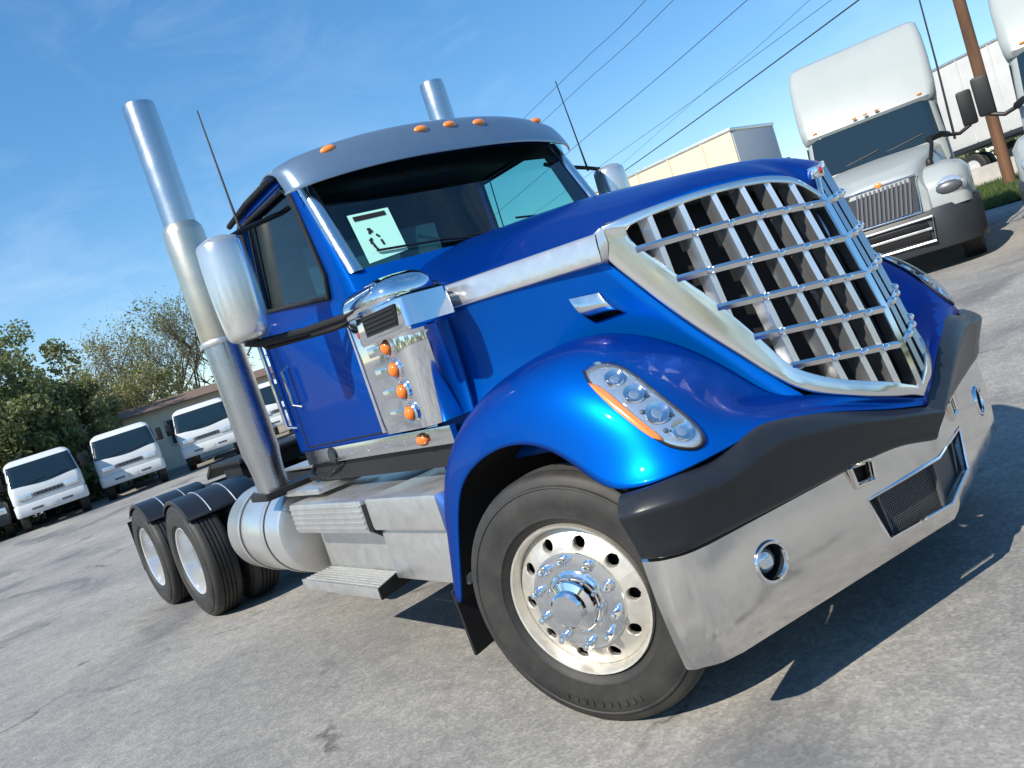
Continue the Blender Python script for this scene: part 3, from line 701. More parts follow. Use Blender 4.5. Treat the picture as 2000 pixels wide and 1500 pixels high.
# ---- chassis
ch = MB(); ch.box((-7.25, -.46, .72), (.30, -.38, .98), .008); both(ch, 'frame_rail', M_FRAME, T)
cm = MB()
for x in (-7.2, -6.0, -4.6, -3.4, -2.4, -1.2, .2): cm.box((x-.05, -.38, .76), (x+.05, .38, .94))
cm.build('cross_member', M_FRAME, T)
for x in (XD, XD-1.325):
    ax = MB(); ax.cyl((x, -.75, RT), (x, .75, RT), .085, n=16); ax.sphere((x, 0, RT), .23, 1, .9, 1, 14); ax.build('drive_axle', M_FRAME, T)
fa = MB(); fa.box((-.11, -.95, .40), (.01, .95, .50), .02); fa.build('front_axle', M_FRAME, T)
for sx in (-1, 1):
    sb_ = MB(); sb_.box((-.75, sx*.42-.05, .52), (.55, sx*.42+.05, .60), .02); sb_.build('leaf_spring', M_FRAME, T)
en = MB(); en.box((-.95, -.42, .55), (.42, .42, 1.55), .08); en.build('engine_block', M_VOID, T)
fwp = MB(); fwp.box((-6.1, -.46, 1.13), (-5.2, .46, 1.18), .02); fwp.prism([(-6.1, -.46, 1.14), (-6.45, -.42, 1.02), (-6.45, -.10, 1.02), (-6.1, -.08, 1.14)], (0, 0, .04)); fwp.prism([(-6.1, .46, 1.14), (-6.45, .42, 1.02), (-6.45, .10, 1.02), (-6.1, .08, 1.14)], (0, 0, .04)); fwp.box((-5.9, -.40, .98), (-5.4, .40, 1.13)); fwp.build('fifth_wheel', M_FRAME, T)
dk = MB(); dk.box((-4.25, -.46, 1.00), (-2.62, .46, 1.02)); dk.build('deck_plate', M_ALU, T)
rf = MB(); rf.box((-7.22, -1.14, .30), (-7.20, -.55, .85)); both(rf, 'mud_flap', M_BLACK, T)

# ---- fuel tank with straps
tk = MB(); YT, ZT_, RTK = -.885, .705, .315
tk.lathe([(.001, -3.80), (RTK-.06, -3.80), (RTK-.015, -3.785), (RTK, -3.755), (RTK, -2.80), (RTK-.012, -2.765), (RTK-.05, -2.752), (.001, -2.735)], 56, c=(0, YT, ZT_), axis='x')
TKs = both(tk, 'fuel_tank', M_TANK, T, smooth=40)
for i, o in enumerate(TKs):
    for x in (-3.50, -3.03):
        s_ = MB(); s_.lathe([(RTK+.001, x-.022), (RTK+.008, x-.020), (RTK+.008, x+.020), (RTK+.001, x+.022)], 56, c=(0, YT if i == 0 else -YT, ZT_), axis='x'); s_.build('strap', M_ALU, o)
        for e in (-.03, .03):
            b_ = MB(); b_.lathe([(RTK+.0015, x+e-.006), (RTK+.004, x+e-.006), (RTK+.004, x+e+.006), (RTK+.0015, x+e+.006)], 56, c=(0, YT if i == 0 else -YT, ZT_), axis='x'); b_.build('strap_liner', M_BLACK, o)
    fc_ = MB(); fc_.cyl((-3.25, (YT-.12)*(1 if i == 0 else -1), ZT_+.26), (-3.25, (YT-.14)*(1 if i == 0 else -1), ZT_+.335), .05, n=20); fc_.build('filler_cap', M_CHROME, o)

# ---- step boxes
b1 = MB()
b1.box((-2.40, -1.205, .775), (-1.455, -.50, .955), .018)                 # upper box
b1.box((-2.44, -1.055, .50), (-1.45, -.50, .777), .008)                    # riser
st1 = both(b1, 'step_box', M_ALU, T)
tr = MB(); tr.box((-2.44, -1.255, .478), (-1.46, -1.05, .50), .004); tr.box((-2.44, -1.262, .445), (-1.46, -1.252, .503), .003)
trs = both(tr, 'step_tread', M_ALU, T)
te = MB(); te.prism([(-1.456, -1.262, .443), (-1.456, -1.262, .505), (-1.456, -1.04, .56), (-1.456, -1.04, .47)], (.014, 0, 0)); both(te, 'step_end_plate', M_BLACK, T)
for k in range(7):
    rb = MB(); y = -1.235+k*.026; rb.box((-2.42, y, .500), (-1.48, y+.010, .5045)); both(rb, 'tread_rib', M_ALUB, T)
for k in range(5):
    rb = MB(); z = .80+k*.030; rb.box((-2.39, -1.2085, z), (-1.465, -1.2045, z+.012), .0015); both(rb, 'box_rib', M_ALU, T)
b2 = MB(); b2.box((-1.40, -1.205, .792), (-.72, -.50, .965), .022); b2.box((-1.40, -1.165, .520), (-.74, -.50, .794), .010); both(b2, 'battery_box', M_ALU, T)
g1 = MB(); g1.prism([(-1.452, -1.200, .93), (-1.452, -1.200, .79), (-1.452, -1.10, .70), (-1.452, -1.10, .50), (-1.452, -.60, .50), (-1.452, -.60, .95)], (.05, 0, 0)); both(g1, 'box_gap', M_VOID, T)

# ---- sill strip under the cab with marker lamp
sl_ = MB(); sl_.box((-2.36, -1.012, 1.135), (-.72, -.98, 1.222), .006); SIL = both(sl_, 'sill_strip', M_CHROME2, T)
for i, o in enumerate(SIL):
    sg = 1 if i == 0 else -1
    for x in (-1.75, -1.55, -1.35, -1.15):
        q_ = MB(); q_.cyl((x, -1.012*sg, 1.175), (x, -1.016*sg, 1.175), .012, n=10); q_.build('rivet', M_CHROME, o)
    q_ = MB(); q_.sphere((-1.99, -1.012*sg, 1.175), .034, 1.15, .5, .9, 14); q_.build('sill_lamp', M_CLEAR, o)
    q_ = MB(); q_.cyl((-1.99, -1.008*sg, 1.175), (-1.99, -1.019*sg, 1.175), .047, n=20); q_.build('lamp_bezel', M_PLASTIC, o)
    q_ = MB(); q_.sphere((-.965, -1.014*sg, 1.178), .044, 1.1, .8, .75, 16); q_.build('sill_marker', M_AMBER, o)
sk = MB(); sk.box((-2.36, -.975, 1.02), (-.72, -.93, 1.134), .004); both(sk, 'sill_skirt', M_FRAME, T)

# ---- cab shell: hollow, windows cut through
def hw(z): return interp(z, [1.1, 1.95, 2.72], [1.0, 1.0, .935])
CPROF = [(-2.46, 1.20), (-2.47, 1.95), (-2.49, 2.50), (-2.45, 2.63), (-2.33, 2.705), (-2.0, 2.745), (-1.70, 2.755), (-1.56, 2.73), (-1.505, 2.67), (-1.40, 2.46), (-1.28, 2.20), (-1.19, 2.02), (-1.15, 1.90), (-1.15, 1.55), (-1.18, 1.20)]
cb = MB(); secs = []
for f_ in (-1, -.985, -.95, -.80, -.45, 0, .45, .80, .95, .985, 1):
    sec = []
    for (x, z) in CPROF:
        yy = f_*hw(z); inset = 0.0
        e = abs(f_)
        k = {1: .035, .985: .012, .95: .003}.get(e, 0)
        bul = .10*(1-f_*f_)*sstep(1.5, 2.0, z) if x > -1.6 else 0
        cx, cz = -1.9, 1.9; d_ = V((x-cx, z-cz)); L_ = d_.length
        d_ = d_*((L_-k)/L_); sec.append((cx+d_.x+bul, yy, cz+d_.y))
    secs.append(sec)
cb.loft(secs); CAB = cb.build('cab', M_BLUE, T, smooth=40, solid=.045); CAB.data.materials.append(M_INT); CAB.modifiers[0].material_offset = 1
bpy.context.view_layer.update(); apply_mods(CAB)
WIN = [(-2.33, 2.10), (-2.30, 2.615), (-1.64, 2.625), (-1.565, 2.56), (-1.41, 2.10), (-1.43, 1.985)]
wcut = MB(); wcut.prism([(x, -1.3, z) for x, z in WIN], (0, 2.6, 0))
scut = MB(); scut.prism([(-1.9, -.885, 2.625), (-1.9, -.905, 2.055), (-1.9, .905, 2.055), (-1.9, .885, 2.625)], (1.5, 0, 0))
rcut = MB(); rcut.prism([(-2.7, -.55, 2.05), (-2.7, .55, 2.05), (-2.7, .55, 2.45), (-2.7, -.55, 2.45)], (.4, 0, 0))
cut(CAB, [wcut, scut, rcut])
# interior lining
il = MB()
il.box((-2.40, -.93, 1.25), (-1.25, .93, 1.30)); il.box((-2.42, -.93, 1.25), (-2.40, .93, 2.0)); il.box((-2.3, -.86, 2.63), (-1.62, .86, 2.66)); il.build('cab_floor_lining', M_INT, CAB)
da = MB(); da.box((-1.50, -.92, 1.35), (-1.17, .92, 2.00), .05); da.build('dashboard', M_INT, CAB)
for y in (-.5, .5):
    se_ = MB(); se_.box((-2.25, y-.26, 1.45), (-1.75, y+.26, 1.62), .06); se_.box((-2.38, y-.25, 1.55), (-2.24, y+.25, 2.12), .06); se_.build('seat', M_INT, CAB)
sw = MB(); cw = V((-1.60, .50, 2.02)); qn = V((-.55, 0, .83)).normalized().to_track_quat('Z', 'Y')
sw.tube([cw+qn @ V((.225*math.cos(a*math.pi/16), .225*math.sin(a*math.pi/16), 0)) for a in range(32)], .015, 8, closed=True)
for a in (0, 2.1, 4.2): sw.cyl(cw, cw+qn @ V((.22*math.cos(a), .22*math.sin(a), 0)), .012, n=6)
sw.cyl(cw, cw-(qn @ V((0, 0, .4))), .03, n=8); sw.build('steering_wheel', M_INT, CAB)
# windshield
ws = MB(); rows = []
for k in range(9):
    z = lerp(2.035, 2.675, k/8); x = interp(z, [2.02, 2.20, 2.46, 2.67], [-1.19, -1.28, -1.40, -1.505]); row = []
    for j in range(17):
        f_ = -1+2*j/16; y = f_*lerp(.915, .895, k/8); row.append((x+.10*(1-f_*f_)*.92+.002, y, z))
    rows.append(row)
ws.grid(rows); WSH = ws.build('windshield', M_GLASS, T, smooth=180)
fb = MB(); fb.grid([[(interp(z, [2.02, 2.20, 2.46, 2.67], [-1.19, -1.28, -1.40, -1.505])+.10*(1-f_*f_)*.92-.006, f_*.90, z) for f_ in [-1+2*j/16 for j in range(17)]] for z in (2.50, 2.58, 2.665)]); fb.build('shade_band', M_VOID, WSH, smooth=180)
# sticker on the glass
def wsx(y, z): return interp(z, [2.02, 2.20, 2.46, 2.67], [-1.19, -1.28, -1.40, -1.505])+.092*(1-(y/.9)**2)
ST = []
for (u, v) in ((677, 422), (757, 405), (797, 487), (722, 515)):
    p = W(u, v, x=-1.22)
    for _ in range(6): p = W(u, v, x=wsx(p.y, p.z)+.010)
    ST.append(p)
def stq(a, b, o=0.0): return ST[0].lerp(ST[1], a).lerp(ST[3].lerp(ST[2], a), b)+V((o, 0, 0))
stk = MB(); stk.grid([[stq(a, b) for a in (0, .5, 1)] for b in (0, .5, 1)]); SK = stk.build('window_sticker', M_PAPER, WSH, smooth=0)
SK['label'] = 'paper sheet with black marks on the windshield, mint glass tint painted in'
ink = MB()
def stroke(a0, b0, a1, b1, w=.03):
    d = V((b1-b0, a0-a1)); d = d.normalized()*w if d.length else d
    ink.add([stq(a0+d.x, b0+d.y, .003), stq(a0-d.x, b0-d.y, .003), stq(a1-d.x, b1-d.y, .003), stq(a1+d.x, b1+d.y, .003)], [(0, 1, 2, 3)])
stroke(.10, .10, .88, .10, .05)
for q_ in ((.30, .34, .36, .44), (.36, .34, .30, .46), (.24, .56, .30, .72), (.30, .54, .24, .66), (.44, .50, .50, .56), (.50, .62, .52, .74), (.28, .70, .34, .82), (.34, .40, .40, .42)): stroke(*q_, w=.026)
ink.build('sticker_print', M_INK, WSH, smooth=0)
for (y0, y1) in ((-.10, -.78), (.78, .12)):
    wi = MB(); wi.tube([(wsx(lerp(y0, y1, t), lerp(2.075, 2.13, t))+.024, lerp(y0, y1, t), lerp(2.075, 2.13, t)) for t in [k/8 for k in range(9)]], .007, 6); wi.tube([(wsx(y0, 2.06)+.03, y0, 2.05), (wsx(lerp(y0, y1, .5), 2.1)+.034, lerp(y0, y1, .5), 2.105)], .008, 6); wi.build('wiper', M_BLACK, WSH)
# A-pillar stainless strips
ap_ = MB(); rows = []
for k in range(9):
    z = lerp(2.05, 2.60, k/8); x = interp(z, [2.02, 2.20, 2.46, 2.67], [-1.19, -1.28, -1.40, -1.505]); y = -lerp(.925, .905, k/8)
    rows.append([(x+.010, y+.035, z), (x+.030, y+.015, z), (x+.022, y-.025, z), (x-.015, y-.045, z), (x-.03, y-.04, z)])
ap_.grid(rows, nv=9); both(ap_, 'pillar_trim', M_CHROME2, T, smooth=60)
# side glass and door furniture
sg_ = MB(); sg_.grid([[(lerp(-2.35, -1.40, i/6), -hw(lerp(1.98, 2.635, k/5))+.022, lerp(1.98, 2.635, k/5)) for i in range(7)] for k in range(6)])
both(sg_, 'door_window', M_GLASS2, T, smooth=180)
rw = MB(); rw.grid([[(-2.46, y, z) for y in (-.57, .57)] for z in (2.03, 2.47)]); rw.build('rear_window', M_TINT, T)
fr_ = MB(); loop = [(x, -hw(z)-.004, z) for x, z in WIN]; fr_.tube(loop, .014, 8, closed=True); both(fr_, 'window_seal', M_BLACK, T)
drl = [(-2.30, 1.245), (-2.295, 1.95), (-2.20, 2.64), (-1.62, 2.66)]
dl = MB(); dl.tube([(x, -hw(z)-.0005, z) for x, z in drl], .005, 6); dl.tube([(-1.27, -1.0005, 1.245), (-1.27, -1.0005, 1.90)], .005, 6); dl.tube([(-2.30, -1.0005, 1.245), (-1.27, -1.0005, 1.245)], .005, 6); both(dl, 'door_gap', M_BLACK, T)
ri = MB(); ri.tube([(-2.44, -.955, 2.665), (-2.1, -.955, 2.70), (-1.75, -.955, 2.71), (-1.6, -.95, 2.70)], .018, 8); both(ri, 'drip_rail', M_BLACK, T)
dh = MB(); dh.tube([(-2.20, -1.0, 1.74), (-2.20, -1.045, 1.72), (-2.20, -1.045, 1.52), (-2.20, -1.0, 1.50)], .013, 8); both(dh, 'door_handle', M_CHROME, T)
gb = MB(); gb.tube([(-2.385, -.99, 1.95), (-2.385, -1.05, 1.93), (-2.385, -1.05, 1.40), (-2.385, -.99, 1.38)], .014, 8); both(gb, 'grab_rail', M_CHROME, T)

# ---- sun visor
vz = MB(); rows = []
for j in range(33):
    f_ = -1+2*j/32; y = f_*1.035; e = abs(f_); xb = -1.27-.20*e**2.2; zt = 2.80-.085*e**2.5; drop = .212-.045*e**2
    end = sstep(.90, 1.0, e)
    rows.append([(xb-.22, y, zt-.03), (xb-.12, y, zt+.004-.02*end), (xb-.03, y, zt-.012-.04*end), (xb+.03-.03*end, y, zt-.07-.03*end), (xb+.085-.05*end, y, zt-drop), (xb+.065-.05*end, y, zt-drop-.006)])
vz.grid(rows, nv=17); VIS = vz.build('sun_visor', M_VISOR, T, smooth=60, solid=.008)
vbvh = BVHTree.FromPolygons([V(q) for q in vz.v], vz.f)
for (u, v) in ((640, 291), (822, 252), (878, 243), (935, 239), (1046, 236)):
    p, n = on(vbvh, u, v)
    if p is None: p, n = W(u, v, x=-1.38), V((.7, 0, .7))
    q = n.to_track_quat('Z', 'Y').to_matrix().to_4x4()
    m_ = MB(); bm = bmesh.new(); bmesh.ops.create_uvsphere(bm, u_segments=14, v_segments=8, radius=.030)
    ax = V((0, 1, 0)); ax = (ax-n*ax.dot(n)).normalized(); M4 = Matrix((ax, n.cross(ax), n)).transposed().to_4x4()
    m_._bm(bm, Matrix.Translation(p) @ M4 @ Matrix.Diagonal((1.5, .75, .6, 1))); m_.build('marker_light', M_ORANGE, VIS)

# ---- air cleaner on the cowl
ac = MB()
def rrect(x0, x1, y0, y1, z, r=.06, n=4):
    pts = []
    for cx, cy, a in ((x1-r, y1-r, 0), (x0+r, y1-r, 90), (x0+r, y0+r, 180), (x1-r, y0+r, 270)):
        for k in range(n+1): t = R(a+90*k/n); pts.append((cx+r*math.cos(t), cy+r*math.sin(t), z))
    return pts
ac.loft([rrect(-1.22, -.70, -1.095, -.80, 1.245, .11), rrect(-1.22, -.695, -1.10, -.80, 1.30, .11), rrect(-1.22, -.68, -1.105, -.80, 1.60, .11), rrect(-1.22, -.67, -1.11, -.80, 1.80, .11), rrect(-1.21, -.68, -1.105, -.80, 1.815, .11)])
AC = both(ac, 'air_cleaner', M_CHROME, T, smooth=50)
dm = MB(); dm.loft([rrect(-1.20, -.72, -1.115, -.80, 1.818, .10), rrect(-1.20, -.72, -1.12, -.80, 1.87, .10), rrect(-1.18, -.74, -1.10, -.81, 1.915, .10), rrect(-1.13, -.79, -1.05, -.83, 1.945, .09), rrect(-1.08, -.84, -1.0, -.86, 1.953, .05)], nu=14)
sn = MB(); sn.loft([rrect(-.99, -.55, -1.155, -.90, 1.672, .03), rrect(-.99, -.53, -1.165, -.90, 1.69, .03), rrect(-.99, -.55, -1.15, -.90, 1.815, .03), rrect(-.97, -.58, -1.13, -.90, 1.832, .03)])
sv = MB(); sv.box((-.90, -1.163, 1.700), (-.60, -1.150, 1.800), .006)
svl = MB()
for k in range(5): svl.box((-.89, -1.167, 1.707+k*.019), (-.61, -1.160, 1.713+k*.019))
rd = MB(); rd.sphere((-1.06, -1.108, 1.735), .018, 1, .5, 1, 10)
for i, o in enumerate(AC):
    f_ = (lambda m: m) if i == 0 else (lambda m: m.mirrored())
    f_(dm).build('cleaner_dome', M_CHROME, o, smooth=60); f_(sn).build('intake_snout', M_CHROME, o, smooth=40); f_(sv).build('intake_opening', M_VOID, o); f_(svl).build('intake_louvre', M_PLASTIC, o); f_(rd).build('red_reflector', M_RED, o)
    for (x, z) in ((-.842, 1.638), (-.838, 1.532), (-.832, 1.428), (-.828, 1.325)):
        lm_ = MB(); lm_.sphere((x, -1.118, z), .036, .95, .75, .95, 16); f_(lm_).build('marker_lamp', M_AMBER, o)
        bz = MB(); bz.lathe([(.050, -1.098), (.050, -1.112), (.042, -1.120), (.036, -1.116)], 24, c=(x, 0, z)); f_(bz).build('lamp_bezel', M_CHROME, o)
        lb = MB(); lb.box((x-.19, -1.112, z-.022), (x-.075, -1.100, z+.026), .005); f_(lb).build('lamp_bracket', M_CHROME2, o)
    bd = MB(); bd.box((-1.245, -1.06, 1.25), (-1.222, -.98, 1.80), .004); f_(bd).build('mount_strap', M_ALU, o)

# ---- mirrors with whip antennas
mr = MB(); rows = []
for (z, a, b) in ((1.885, .030, .035), (1.90, .085, .075), (1.95, .105, .095), (2.15, .115, .105), (2.34, .110, .10), (2.39, .095, .08), (2.41, .04, .04)):
    rows.append([(-1.56, -1.42-a, z), (-1.50, -1.42-a, z), (-1.50+b*.55, -1.42-a*.8, z), (-1.50+b*.9, -1.42-a*.3, z), (-1.50+b*.9, -1.42+a*.3, z), (-1.50+b*.55, -1.42+a*.8, z), (-1.50, -1.42+a, z), (-1.56, -1.42+a, z)])
mr.loft(rows, nu=25); MRs = both(mr, 'mirror', M_BRIGHT, T, smooth=70)
for i, o in enumerate(MRs):
    f_ = (lambda m: m) if i == 0 else (lambda m: m.mirrored())
    g_ = MB(); g_.box((-1.565, -1.52, 1.92), (-1.561, -1.32, 2.37), .001); f_(g_).build('mirror_glass', M_DARKGLASS, o)
    a_ = MB(); a_.tube([(-1.52, -1.46, 1.885), (-1.52, -1.40, 1.865), (-1.40, -1.20, 1.850), (-1.22, -1.0, 1.855)], .021, 10); a_.tube([(-1.52, -1.42, 1.90), (-1.55, -1.35, 1.835), (-1.42, -1.1, 1.825), (-1.3, -1.0, 1.825)], .015, 8); f_(a_).build('mirror_arm', M_BLACK, o)
    u_ = MB(); u_.tube([(-1.53, -1.36, 2.40), (-1.56, -1.28, 2.43), (-1.62, -1.0, 2.50), (-1.62, -.95, 2.52)], .014, 8); f_(u_).build('upper_arm', M_BLACK, o)
    w_ = MB(); w_.tube([(-1.56, -1.275, 2.41), (-1.57, -1.274, 2.6), (-1.593, -1.269, 3.065)], [.009, .006, .004], 6); f_(w_).build('antenna', M_BLACK, o)

# ---- exhaust stacks
XS, YS = -2.73, -1.13
ex = MB(); ex.lathe([(.098, 2.70), (.098, 3.53), (.094, 3.565), (.088, 3.565), (.088, 3.0)], 32, c=(XS, YS, 0), axis='z')
EXs = both(ex, 'exhaust_stack', M_STACK, T, smooth=50)
for i, o in enumerate(EXs):
    f_ = (lambda m: m) if i == 0 else (lambda m: m.mirrored())
    a_ = MB(); a_.lathe([(.098, 2.80), (.118, 2.77), (.124, 2.74), (.124, 2.06), (.118, 2.03)], 32, c=(XS, YS, 0), axis='z'); f_(a_).build('heat_shield', M_SHIELD, o, smooth=40)
    b_ = MB(); b_.lathe([(.118, 2.05), (.118, 1.30), (.108, 1.24), (.100, 1.16), (.100, 1.02)], 32, c=(XS, YS, 0), axis='z'); f_(b_).build('muffler', M_STACK, o, smooth=40)
    c_ = MB(); c_.lathe([(.126, 2.052), (.130, 2.046), (.130, 2.022), (.126, 2.016)], 32, c=(XS, YS, 0), axis='z'); f_(c_).build('clamp', M_ALU, o)
    d_ = MB(); d_.box((XS-.13, YS-.12, 1.00), (XS+.16, YS+.40, 1.05), .01); f_(d_).build('stack_bracket', M_FRAME, o)
# hoses behind the cab
for (pts, r) in (([(-2.45, -.7, 1.35), (-2.60, -.85, 1.12), (-2.45, -.98, 1.05), (-2.2, -.96, 1.06)], .018), ([(-2.5, -.6, 1.3), (-2.66, -.75, 1.08), (-2.5, -.9, 1.0), (-2.1, -.99, 1.08), (-1.95, -.97, 1.12)], .014), ([(-2.5, -.3, 1.5), (-2.8, -.5, 1.15), (-3.2, -.4, 1.05), (-3.6, -.2, 1.08)], .016)):
    hs_ = MB(); hs_.tube(cr_spline(pts, 20), r, 8); hs_.build('air_hose', M_BLACK, T)
tb_ = MB(); tb_.box((-2.62, -1.12, .98), (-2.10, -.72, 1.015), .01); both(tb_, 'cab_step', M_ALU, T)

# ================================================================== BACKGROUND
def face_cam(p, off=0.0): return math.atan2(CAMP.y-p.y, CAMP.x-p.x)+off
def gpt(u, v, d):
    p = W(u, v, d=d); return V((p.x, p.y, gh(p.x, p.y)))
def simple_wheel(parent, loc, r=.40, w=.13, rimr=.24, mt=None):
    m = MB(); m.lathe([(rimr, -w+.02), (rimr+.05, -w), (r-.03, -w+.005), (r, -w+.04), (r, w-.04), (r-.03, w), (rimr, w-.02)], 28, closed=True)
    o = m.build('wheel', M_TYRE, parent, loc=loc)
    d = MB(); d.lathe([(rimr+.005, -w+.02), (rimr-.03, -w+.05), (.09, -w+.06), (.08, -w), (.001, -w-.01)], 24); d.build('rim', mt or M_WHITE2, o)
    return o
# ---- white cabover work trucks parked in a row
def cabover():
    r = empty('cabover_truck', label='x', cat='truck', group='white cabover trucks parked in a row')
    fx = lambda z: interp(z, [.5, .9, 1.35, 1.42, 2.0, 2.12, 2.22], [-.03, 0, -.05, -.10, -.38, -.48, -.70])
    c = MB(); c.loft([rrect(-1.65, fx(z)-i, -hw_+i, hw_-i, z, rr, 5) for z, hw_, rr, i in ((.86, 1.0, .14, .02), (.92, 1.02, .16, 0), (1.35, 1.02, .18, 0), (1.45, 1.01, .18, 0), (2.0, .95, .2, 0), (2.12, .93, .2, 0), (2.20, .89, .2, .02), (2.26, .80, .2, .05))]); c.build('cab', M_WHITEC, r, smooth=50)
    w = MB(); rows = []
    for k in range(7):
        z = lerp(1.40, 2.08, k/6); row = []
        for j in range(29):
            f_ = -1+2*j/28; y = f_*lerp(.97, .90, k/6); zz = z-(.07*math.cos(f_*math.pi)*.5 if k == 0 else 0); hwz = interp(zz, [1.35, 1.45, 2.0, 2.12], [1.02, 1.01, .95, .93]); rz_ = interp(zz, [1.35, 2.0], [.18, .20]); y = f_*(hwz-.05); ov = max(0, abs(y)-(hwz-rz_)); row.append((fx(zz)+.012-(rz_-math.sqrt(max(0, rz_*rz_-ov*ov))), y, zz))
        rows.append(row)
    w.grid(rows); w.build('windshield', M_DARKGLASS, r, smooth=180)
    for sg in (-1, 1):
        s_ = MB(); s_.prism([(-1.35, sg*1.012, 1.42), (-.22, sg*1.018, 1.40), (-.48, sg*.955, 2.0), (-1.35, sg*.955, 2.0)], (0, sg*.008, 0)); s_.build('side_window', M_DARKGLASS, r)
        h = MB(); h.box((-.10, sg*.66-.20, 1.00), (.035, sg*.66+.20, 1.16), .04); h.build('headlight', M_GREYGRILLE if False else M_BULB, r)
        mi = MB(); mi.box((-.28, sg*1.17-.09, 1.45), (-.22, sg*1.17+.09, 1.88), .03); mi.tube([(-.3, sg*1.0, 1.5), (-.25, sg*1.15, 1.5)], .015, 6); mi.build('side_mirror', M_BLACK, r)
        sl2 = MB(); sl2.box((.015, sg*.42-.16, .63), (.035, sg*.42+.16, .70), .01); sl2.build('bumper_slot', M_GREYGRILLE, r)
    b = MB(); b.loft([rrect(-.6, .0, -1.0, 1.0, .50, .12), rrect(-.6, .03, -1.03, 1.03, .54, .14), rrect(-.6, .03, -1.03, 1.03, .84, .14), rrect(-.6, .01, -1.01, 1.01, .865, .12)]); b.build('bumper', M_WHITEC, r, smooth=50)
    g_ = MB(); g_.box((-.05, -.42, 1.02), (.012, .42, 1.14), .01); g_.build('grille_slot', M_GREYGRILLE, r)
    for k in range(6):
        gl = MB(); gl.box((.0, -.33+k*.115, 1.05), (.02, -.26+k*.115, 1.115), .005); gl.build('badge_letter', M_DGREY, r)
    pl = MB(); pl.box((.025, -.16, .58), (.04, .16, .70), .004); pl.build('number_plate', M_WHITE2, r)
    for (y0, y1) in ((-.55, .05), (.1, .7)):
        wi = MB(); wi.tube([(fx(1.44)+.03, y0, 1.42), (fx(1.52)+.03, y1, 1.50)], .012, 5); wi.build('wiper', M_BLACK, r)
    fr = MB(); fr.box((-5.6, -.42, .62), (-.4, -.34, .82)); fr.box((-5.6, .34, .62), (-.4, .42, .82)); fr.box((-5.6, -.42, .66), (-5.5, .42, .8)); fr.box((-2.4, -.42, .66), (-2.3, .42, .8)); fr.build('chassis_frame', M_FRAME, r)
    bd = MB(); bd.box((-5.7, -1.05, .86), (-1.85, 1.05, .98), .02); bd.build('flat_deck', M_DGREY, r)
    for (x, y) in ((-.95, -.86), (-.95, .86), (-4.3, -.84), (-4.3, .84)):
        o = simple_wheel(r, (x, y, .40)); o.rotation_euler = (0, 0, 0 if y < 0 else math.pi)
    return r
CL = ['white cabover truck at the end of the row by the leafy bushes', 'white cabover truck between two others before the thin bare trees', 'white cabover truck in the row just beside the chrome exhaust stack', 'white cabover truck seen through the gap behind the blue cab']
co0 = cabover()
for i, (u, v, d, off) in enumerate(((92, 950, 29.0, .02), (247, 888, 30.0, -.02), (398, 832, 31.0, -.04), (545, 776, 32.2, -.05))):
    o = co0 if i == 0 else copy_tree(co0)
    p = gpt(u, v, d); o.location = p; o.rotation_euler = (0, 0, face_cam(p, off)); o['label'] = CL[i]
# dark pickup next to them, only its corner in view
def pickup():
    r = empty('pickup', label='dark pickup parked beside the first white cabover', cat='pickup')
    b = MB(); b.loft([rrect(-5.2, 0, -.95, .95, .45, .15), rrect(-5.25, .03, -1.0, 1.0, .7, .18), rrect(-5.2, -.02, -1.0, 1.0, 1.05, .2), rrect(-5.2, -.15, -.96, .96, 1.15, .2)]); b.build('body', M_DGREY, r, smooth=50)
    c = MB(); c.loft([rrect(-3.6, -1.4, -.94, .94, 1.14, .15), rrect(-3.4, -1.9, -.86, .86, 1.6, .15), rrect(-3.3, -2.1, -.78, .78, 1.78, .15), rrect(-3.1, -2.3, -.7, .7, 1.82, .12)]); c.build('cabin', M_DARKGLASS, r, smooth=50)
    for sg in (-1, 1): h = MB(); h.box((-.12, sg*.75-.16, .78), (.035, sg*.75+.16, .98), .03); h.build('headlight', M_BULB, r)
    g_ = MB(); g_.box((-.02, -.5, .68), (.04, .5, 1.0), .02); g_.build('grille', M_GREYGRILLE, r)
    for (x, y) in ((-.95, -.86), (-.95, .86), (-4.2, -.86), (-4.2, .86)): o = simple_wheel(r, (x, y, .38), .38); o.rotation_euler = (0, 0, 0 if y < 0 else math.pi)
    p = gpt(-62, 1000, 29.5); r.location = p; r.rotation_euler = (0, 0, face_cam(p))
pickup()

